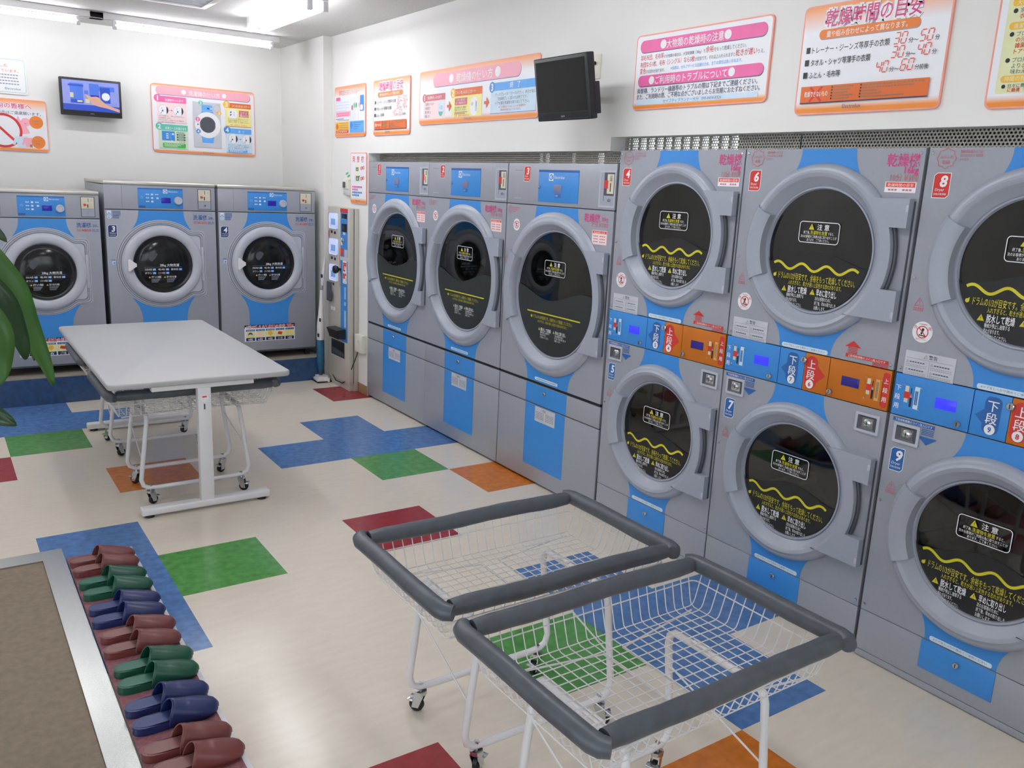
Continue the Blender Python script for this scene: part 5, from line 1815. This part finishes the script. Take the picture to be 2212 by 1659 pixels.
# ------------------------------------------------------------------ laundry carts
def make_cart(label):
    t = thing('laundry_cart', T3((0, 0, 0)), label, 'laundry cart', 'wire laundry carts with grey padded rims')
    HX, HY, ZR, R = .416, .258, .613, .0255
    rails = []
    for s in (-1, 1):       # long rails along x, one padded sleeve each
        pts = [(x, s * HY + .002 * math.sin(x * 9 + s), ZR + .0015 * math.sin(x * 14)) for x in [-.388 + .776 * i / 14 for i in range(15)]]
        rr = [R * (.90 if i in (0, 14) else 1 + .03 * math.sin(i * 2.1 + s)) for i in range(15)]
        rails.append((pts, rr))
    for s in (-1, 1):       # side rails, ends bent in towards the corners
        pts = [(s * (HX - (.020 if abs(y) > .272 else .006 if abs(y) > .250 else 0)), y, ZR + .0015 * math.sin(y * 16)) for y in [-.286, -.270, -.248, -.20, -.10, 0, .10, .20, .248, .270, .286]]
        rr = [R * .82, R * .96, R, R, R * 1.02, R * .99, R * 1.01, R, R, R * .96, R * .82]
        rails.append((pts, rr))
    for pts, rr in rails:
        mb = MB(); mb.tube(pts, R, FOAM, n=20, rr=rr)
        mb.build('padded_rail', t)
    # wire basket
    mb = MB()
    wr = .0017
    bx, by, zb = .372, .218, .497
    def rr_loop(x, y, z, r, rad):
        mb.tube([(a, b, z) for a, b in rrect_pts(-x, -y, x, y, r, 4)], rad, WIRE, n=6, closed=True)
    rr_loop(HX, HY, ZR, .02, .0045)
    rr_loop(.402, .246, .565, .02, .0022)
    nx, ny = 23, 14
    for i in range(nx):
        x = -bx + 2 * bx * i / (nx - 1)
        pts = []
        for s in (-1, 1):
            seg = [(x * 1.02, s * HY, ZR), (x, s * (by + .010), zb + .022), (x, s * (by + .004), zb + .007), (x, s * (by - .010), zb)]
            pts += seg if s < 0 else seg[::-1]
        mb.tube(pts, wr, WIRE, n=5)
    for j in range(ny):
        y = -by + 2 * by * j / (ny - 1)
        pts = []
        for s in (-1, 1):
            seg = [(s * HX, y * 1.03, ZR), (s * (bx + .010), y, zb + .022), (s * (bx + .004), y, zb + .010), (s * (bx - .010), y, zb + .003)]
            pts += seg if s < 0 else seg[::-1]
        mb.tube(pts, wr, WIRE, n=5)
    mb.build('wire_basket', t)
    # support rods under the basket
    mb = MB()
    z = zb - .005
    for s in (-1, 1):
        mb.tube([(s * .36, by - .01, z), (s * .035, .15, z), (s * .035, -.15, z), (s * .36, -by + .01, z)], .0032, WIRE, n=6)
    mb.build('support_rods', t)
    # tubular leg frame: one closed loop
    mb = MB()
    yl = .175
    zt = zb - .018
    P = [(-.20, yl, .090), (.20, yl, .090), (.245, yl, .094), (.268, yl, .108), (.278, yl, .140), (.240, yl, zt - .045), (.237, yl - .006, zt - .018), (.236, yl - .025, zt), (.236, 0, zt)]
    Q = [(x, -y, z) for x, y, z in reversed(P[:-1])]
    Rr = [(-x, y, z) for x, y, z in Q[::-1]][::-1]
    loop = P + Q
    L2 = [(-x, y, z) for x, y, z in reversed(P[1:-1])]
    left = [(-x, y, z) for x, y, z in P[1:]] + [(-x, y, z) for x, y, z in Q[:-1]]
    loop = P[1:] + Q[:-1] + list(reversed(left))
    mb.tube(loop, .0115, WHITEM, n=10, closed=True)
    mb.build('leg_frame', t, smooth=70)
    for s in (-1, 1):
        mb = MB(); mb.tube([(s * .250, yl, .36), (s * .268, -yl, .24)], .003, WHITEM, n=6)
        mb.build('brace', t)
        mb = MB(); mb.box((s * .236 - .012, .05 * s - .03, zt + .008), (s * .236 + .012, .05 * s + .03, zt + .014), WHITEM, bev=.002)
        mb.build('clip', t)
    k = 0
    for sx in (-1, 1):
        for sy in (-1, 1):
            k += 1
            ang = (.5, 2.2, -.6, 3.6)[k - 1]
            m = T3((sx * .235, sy * yl, 0)) @ Matrix.Rotation(ang, 4, 'Z')
            mb = MB()
            mb.tube([(0, 0, .066), (0, 0, .078)], .020, CHROME, n=18)
            mb.tube([(0, 0, .060), (0, 0, .067)], .018, CHROME, n=18)
            for s in (-1, 1):
                mb.prism([(-.012, .018), (.026, .018), (.020, .062), (-.016, .062)], s * .0125 - .0015, s * .0125 + .0015, CHROME)
            # cheeks are drawn in x,y; stand them up
            n0 = 18 * 4 + 2
            o = MB()
            o.tube([(0, 0, .066), (0, 0, .078)], .020, CHROME, n=18)
            for s in (-1, 1):
                c = [(.002, .018), (.026, .016), (.018, .066), (-.016, .066)]
                y0, y1 = s * .0135 - .0013, s * .0135 + .0013
                V = [(x, y0, z_) for x, z_ in c] + [(x, y1, z_) for x, z_ in c]
                o.add(V, [[0, 1, 2, 3], [7, 6, 5, 4], [0, 4, 5, 1], [1, 5, 6, 2], [2, 6, 7, 3], [3, 7, 4, 0]], CHROME)
            o.box((.020, -.020, .040), (.042, .020, .046), CHROME, bev=.002)
            ca = o.build('caster', t, m)
            w = MB()
            w.lathe(0, 0, [(.0001, -.010), (.018, -.010), (.0245, -.007), (.025, 0), (.0245, .007), (.018, .010), (.0001, .010)], RUBBER, n=28)
            w.build('wheel', ca, T3((.014, 0, .025)) @ Matrix.Rotation(PI / 2, 4, 'X'))
            w = MB(); w.tube([(0, 0, .078), (0, 0, .108)], .005, CHROME, n=8); w.tube([(0, 0, .100), (0, 0, .107)], .009, CHROME, n=6)
            w.build('bolt', ca)
    return t
labs = ['empty wire laundry cart in the foreground, the one closer to the table', 'empty wire laundry cart whose padded rim nearly reaches the bottom edge of the picture',
        'wire laundry cart under the table, at its near end', 'wire laundry cart under the table, at its far end by the washers']
first = make_cart(labs[0])
for i, (x, y, a) in enumerate(((-1.386, -3.610, -.004), (-1.390, -4.240, .006), (-1.752, -.968, .006), (-1.748, -.075, -.004))):
    c = first if i == 0 else copy_tree(first)
    c.matrix_world = T3((x, y, 0)) @ Matrix.Rotation(a, 4, 'Z')
    c['label'] = labs[i]

# ------------------------------------------------------------------ entrance mat, metal edging, slipper strip
mb = MB()
mb.box((-4.0, -6.9, 0.0), (-2.540, -1.655, .006), MAT)
o = mb.build('entrance_mat'); tag(o, 'brown ribbed entrance mat inside the metal edging at the lower left', 'mat')
mb = MB()
def mitre(mb, a, b, c, d, z0, z1, mat):
    mb.prism([a, b, c, d], z0, z1, mat)
mitre(mb, (-2.540, -6.9), (-2.455, -6.9), (-2.455, -1.551), (-2.540, -1.655), 0, .012, ALU)
mitre(mb, (-2.455, -1.551), (-4.0, -1.551), (-4.0, -1.655), (-2.540, -1.655), 0, .012, ALU)
o = mb.build('mat_edging'); tag(o, 'brushed metal edging strip around the brown entrance mat', 'metal edging')
mb = MB()
mb.box((-2.449, -4.3, 0), (-2.180, -1.672, .012), WHITEM, bev=.002)
o = mb.build('slipper_stand'); tag(o, 'low white board with pink carpet top carrying the row of slippers', 'slipper stand')
mb = MB()
mb.box((-2.4495, -4.29, .011), (-2.197, -1.682, .016), CARPET, bev=.001)
mb.build('carpet_inlay', o)

def sole_w(s):
    """half width of the sole along its length 0 heel to 1 toe, for a 90 mm wide slipper"""
    k = [(0, 0.0), (.015, .016), (.05, .026), (.12, .033), (.25, .0345), (.42, .034), (.58, .040), (.72, .0445), (.84, .042), (.92, .034), (.97, .022), (.992, .010), (1, 0)]
    for (a, x), (b, y) in zip(k, k[1:]):
        if s <= b:
            f = (s - a) / (b - a)
            return x + (y - x) * f
    return 0
def make_slipper(kind):
    body, ins = SLIP[kind]
    L = .258
    t = thing('slipper', T3((0, 0, 0)), 'x', 'slipper', 'vinyl slippers on the pink strip')
    S = [0, .006, .015, .03, .05, .08, .12, .18, .25, .33, .42, .5, .58, .65, .72, .78, .84, .88, .92, .95, .97, .985, .994, 1]
    out = [(s * L, -sole_w(s)) for s in S] + [(s * L, sole_w(s)) for s in reversed(S[1:-1])]
    mb = MB()
    def zbot(x):
        return .0 if x < L * .8 else .010 * ((x / L - .8) / .2) ** 2
    n = len(out)
    V = [(x, y, zbot(x)) for x, y in out] + [(L / 2 + (x - L / 2) * 1.0, y * 1.0, .022 + .004 * (1 if x < L * .4 else 0)) for x, y in out]
    mb.add(V, [[i, (i + 1) % n, n + (i + 1) % n, n + i] for i in range(n)] + [list(range(n, 2 * n)), list(range(n - 1, -1, -1))], body)
    sl = mb.build('sole', t, smooth=50)
    mb = MB(.0264)
    pts = [(L / 2 + (x - L / 2) * .93, y * .80) for x, y in out if x < L * .62]
    mb.flat(pts, ins)
    mb.build('insole', sl)
    # upper: arched shell from the slanted opening to the toe
    mb = MB()
    NS, NT = 22, 18
    rings = []
    for i in range(NS + 1):
        q = i / NS
        ring = []
        for j in range(NT + 1):
            th = PI * j / NT
            lift = math.sin(th)
            x_open = .092 + .026 * lift ** 1.3 + (.010 if j > NT / 2 else .0) * (abs(j - NT / 2) / (NT / 2))
            q2 = 1 - (1 - q) ** 1.25
            x = x_open + (L + .0025 - x_open) * q2
            s = min(x / L, .999)
            w = max(sole_w(s), .004) + .0035
            if q > .97:
                w = max(w * .6, .002)
            hq = max(0, (L + .0025 - x) / (L - .10))
            h = (.012 + .050 * min(1, hq) ** .85) * (1 if q < .999 else .15)
            h *= min(1, (max(hq, 0) / .08) ** .5 + .0)
            cr = .0018 * math.exp(-((x - .158) / .004) ** 2) + .0013 * math.exp(-((x - .140) / .004) ** 2)
            y = w * math.cos(th) * (1 - .06 * lift)
            z = .010 + (.010 + h - cr) * lift ** .72
            ring.append((x, y, z))
        rings.append(ring)
    V = [p for r_ in rings for p in r_]
    k = NT + 1
    mb.add(V, [[i * k + j, (i + 1) * k + j, (i + 1) * k + j + 1, i * k + j + 1] for i in range(NS) for j in range(NT)], body)
    u = mb.build('upper', t, smooth=80)
    so = u.modifiers.new('shell', 'SOLIDIFY')
    so.thickness = .0022
    so.offset = -1
    # piped edge of the opening
    mb = MB(); mb.tube(rings[0], .0019, ins, n=6)
    mb.build('edge_piping', u)
    return t
PAIRS = [('maroon', -1.790, -1.888, 'farthest maroon pair at the head of the strip'), ('green', -2.022, -2.128, 'farther green pair'), ('navy', -2.270, -2.376, 'farther navy pair'),
         ('maroon', -2.508, -2.618, 'middle maroon pair'), ('green', -2.762, -2.866, 'nearer green pair'), ('navy', -3.012, -3.116, 'nearer navy pair'), ('maroon', -3.258, -3.362, 'nearest maroon pair at the bottom edge')]
PROTO = {}
for kind, ya, yb, nm in PAIRS:
    for y, who in ((ya, 'far'), (yb, 'near')):
        if kind not in PROTO:
            c = PROTO[kind] = make_slipper(kind)
        else:
            c = copy_tree(PROTO[kind])
        rz = random.uniform(-.035, .035)
        c.matrix_world = T3((-2.446 + random.uniform(-.006, .006), y, .0165)) @ Matrix.Rotation(rz, 4, 'Z')
        c['label'] = 'the %s slipper of the %s' % (who, nm)

# ------------------------------------------------------------------ potted plant at the left edge
def leaf_mat():
    m = M('green leaf', (58, 104, 36), rough=0.38, var=0.18, scale=9, bump=0.15, stretch=(1, 1, 1), spec=.5)
    return m
LEAF = leaf_mat()
LEAFD = M('dark green leaf', (26, 62, 24), rough=0.3, var=0.2, scale=9, bump=0.15)
PB = Vector((-3.02, -3.42, 0))
t = thing('potted_plant', T3(PB), 'tall potted plant with long drooping green leaves, at the left edge of the picture', 'potted plant')
mb = MB()
mb.lathe(0, 0, [(.0001, .006), (.11, .006), (.125, .02), (.155, .27), (.160, .30), (.148, .305), (.140, .27), (.0001, .26)], POT, n=40)
mb.build('pot', t)
mb = MB(); mb.lathe(0, 0, [(.142, .262), (.08, .272), (.0001, .275)], SOIL, n=32); mb.build('soil', t)
mb = MB(); mb.tube([(0, 0, .25), (.01, 0, .6), (-.005, .01, 1.0), (.01, 0, 1.42)], .022, BARK, n=14, rr=[.026, .023, .021, .017]); mb.build('stem', t)
def leaf(pts, wmax, mat, twist=0.0, fold=.25, blunt=.9):
    P = [Vector(p) - PB for p in pts]
    # smooth the centre line
    Q = []
    m = len(P)
    N = 26
    for i in range(N + 1):
        f = i / N * (m - 1)
        a = min(int(f), m - 2); u = f - a
        p0 = P[max(a - 1, 0)]; p1 = P[a]; p2 = P[a + 1]; p3 = P[min(a + 2, m - 1)]
        Q.append(.5 * ((2 * p1) + (p2 - p0) * u + (2 * p0 - 5 * p1 + 4 * p2 - p3) * u * u + (3 * p1 - p0 - 3 * p2 + p3) * u ** 3))
    vs = []; fs = []
    for i, q in enumerate(Q):
        s = i / N
        T = (Q[min(i + 1, N)] - Q[max(i - 1, 0)]).normalized()
        side = T.cross(Vector((math.sin(twist), -math.cos(twist), .25))).normalized()
        nor = side.cross(T).normalized()
        w = wmax * (min(1, .22 + s * 2.6)) * (1 - max(0, (s - .55) / .45) ** 2.2 * blunt) / 2
        rip = .004 * math.sin(s * 22)
        for k, c in enumerate((-1, -.5, 0, .5, 1)):
            vs.append(q + side * w * c + nor * (abs(c) * w * fold + rip * abs(c)))
        if i:
            for k in range(4):
                fs.append([(i - 1) * 5 + k, (i - 1) * 5 + k + 1, i * 5 + k + 1, i * 5 + k])
    mb = MB(); mb.add(vs, fs, mat)
    o = mb.build('leaf', t, smooth=80)
    so = o.modifiers.new('thickness', 'SOLIDIFY'); so.thickness = .0012
    return o
top = (-3.01, -3.42, 1.40)
leaf([top, (-2.90, -3.41, 1.56), (-2.78, -3.40, 1.56), (-2.695, -3.39, 1.45), (-2.652, -3.38, 1.33), (-2.612, -3.37, 1.19)], .066, LEAF, .3)
leaf([top, (-2.90, -3.43, 1.52), (-2.79, -3.44, 1.50), (-2.715, -3.43, 1.42), (-2.680, -3.42, 1.33), (-2.668, -3.41, 1.265)], .055, LEAFD, .2)
leaf([(-3.01, -3.42, 1.36), (-2.90, -3.48, 1.46), (-2.80, -3.50, 1.44), (-2.74, -3.51, 1.36), (-2.732, -3.51, 1.28), (-2.738, -3.51, 1.23)], .08, LEAF, .1)
leaf([(-3.01, -3.42, 1.32), (-2.91, -3.36, 1.44), (-2.80, -3.32, 1.45), (-2.70, -3.30, 1.38), (-2.655, -3.29, 1.30), (-2.640, -3.28, 1.235)], .036, LEAF, .5)
leaf([(-3.01, -3.42, 1.20), (-2.93, -3.42, 1.26), (-2.83, -3.42, 1.22), (-2.755, -3.42, 1.155), (-2.698, -3.42, 1.112)], .06, LEAFD, .2, blunt=1.0)
leaf([(-3.01, -3.42, 1.40), (-2.92, -3.42, 1.60), (-2.83, -3.42, 1.64), (-2.74, -3.42, 1.585), (-2.685, -3.42, 1.535)], .05, LEAFD, .4, blunt=1.0)
for i in range(9):
    a = 1.2 + i * .52
    z = 1.05 + .045 * i
    d = Vector((math.cos(a), math.sin(a), 0))
    b = PB + Vector((0, 0, z))
    leaf([b, b + d * .12 + Vector((0, 0, .14)), b + d * .26 + Vector((0, 0, .12)), b + d * .38 + Vector((0, 0, -.02)), b + d * .44 + Vector((0, 0, -.20))], .085, LEAF if i % 2 else LEAFD, a)
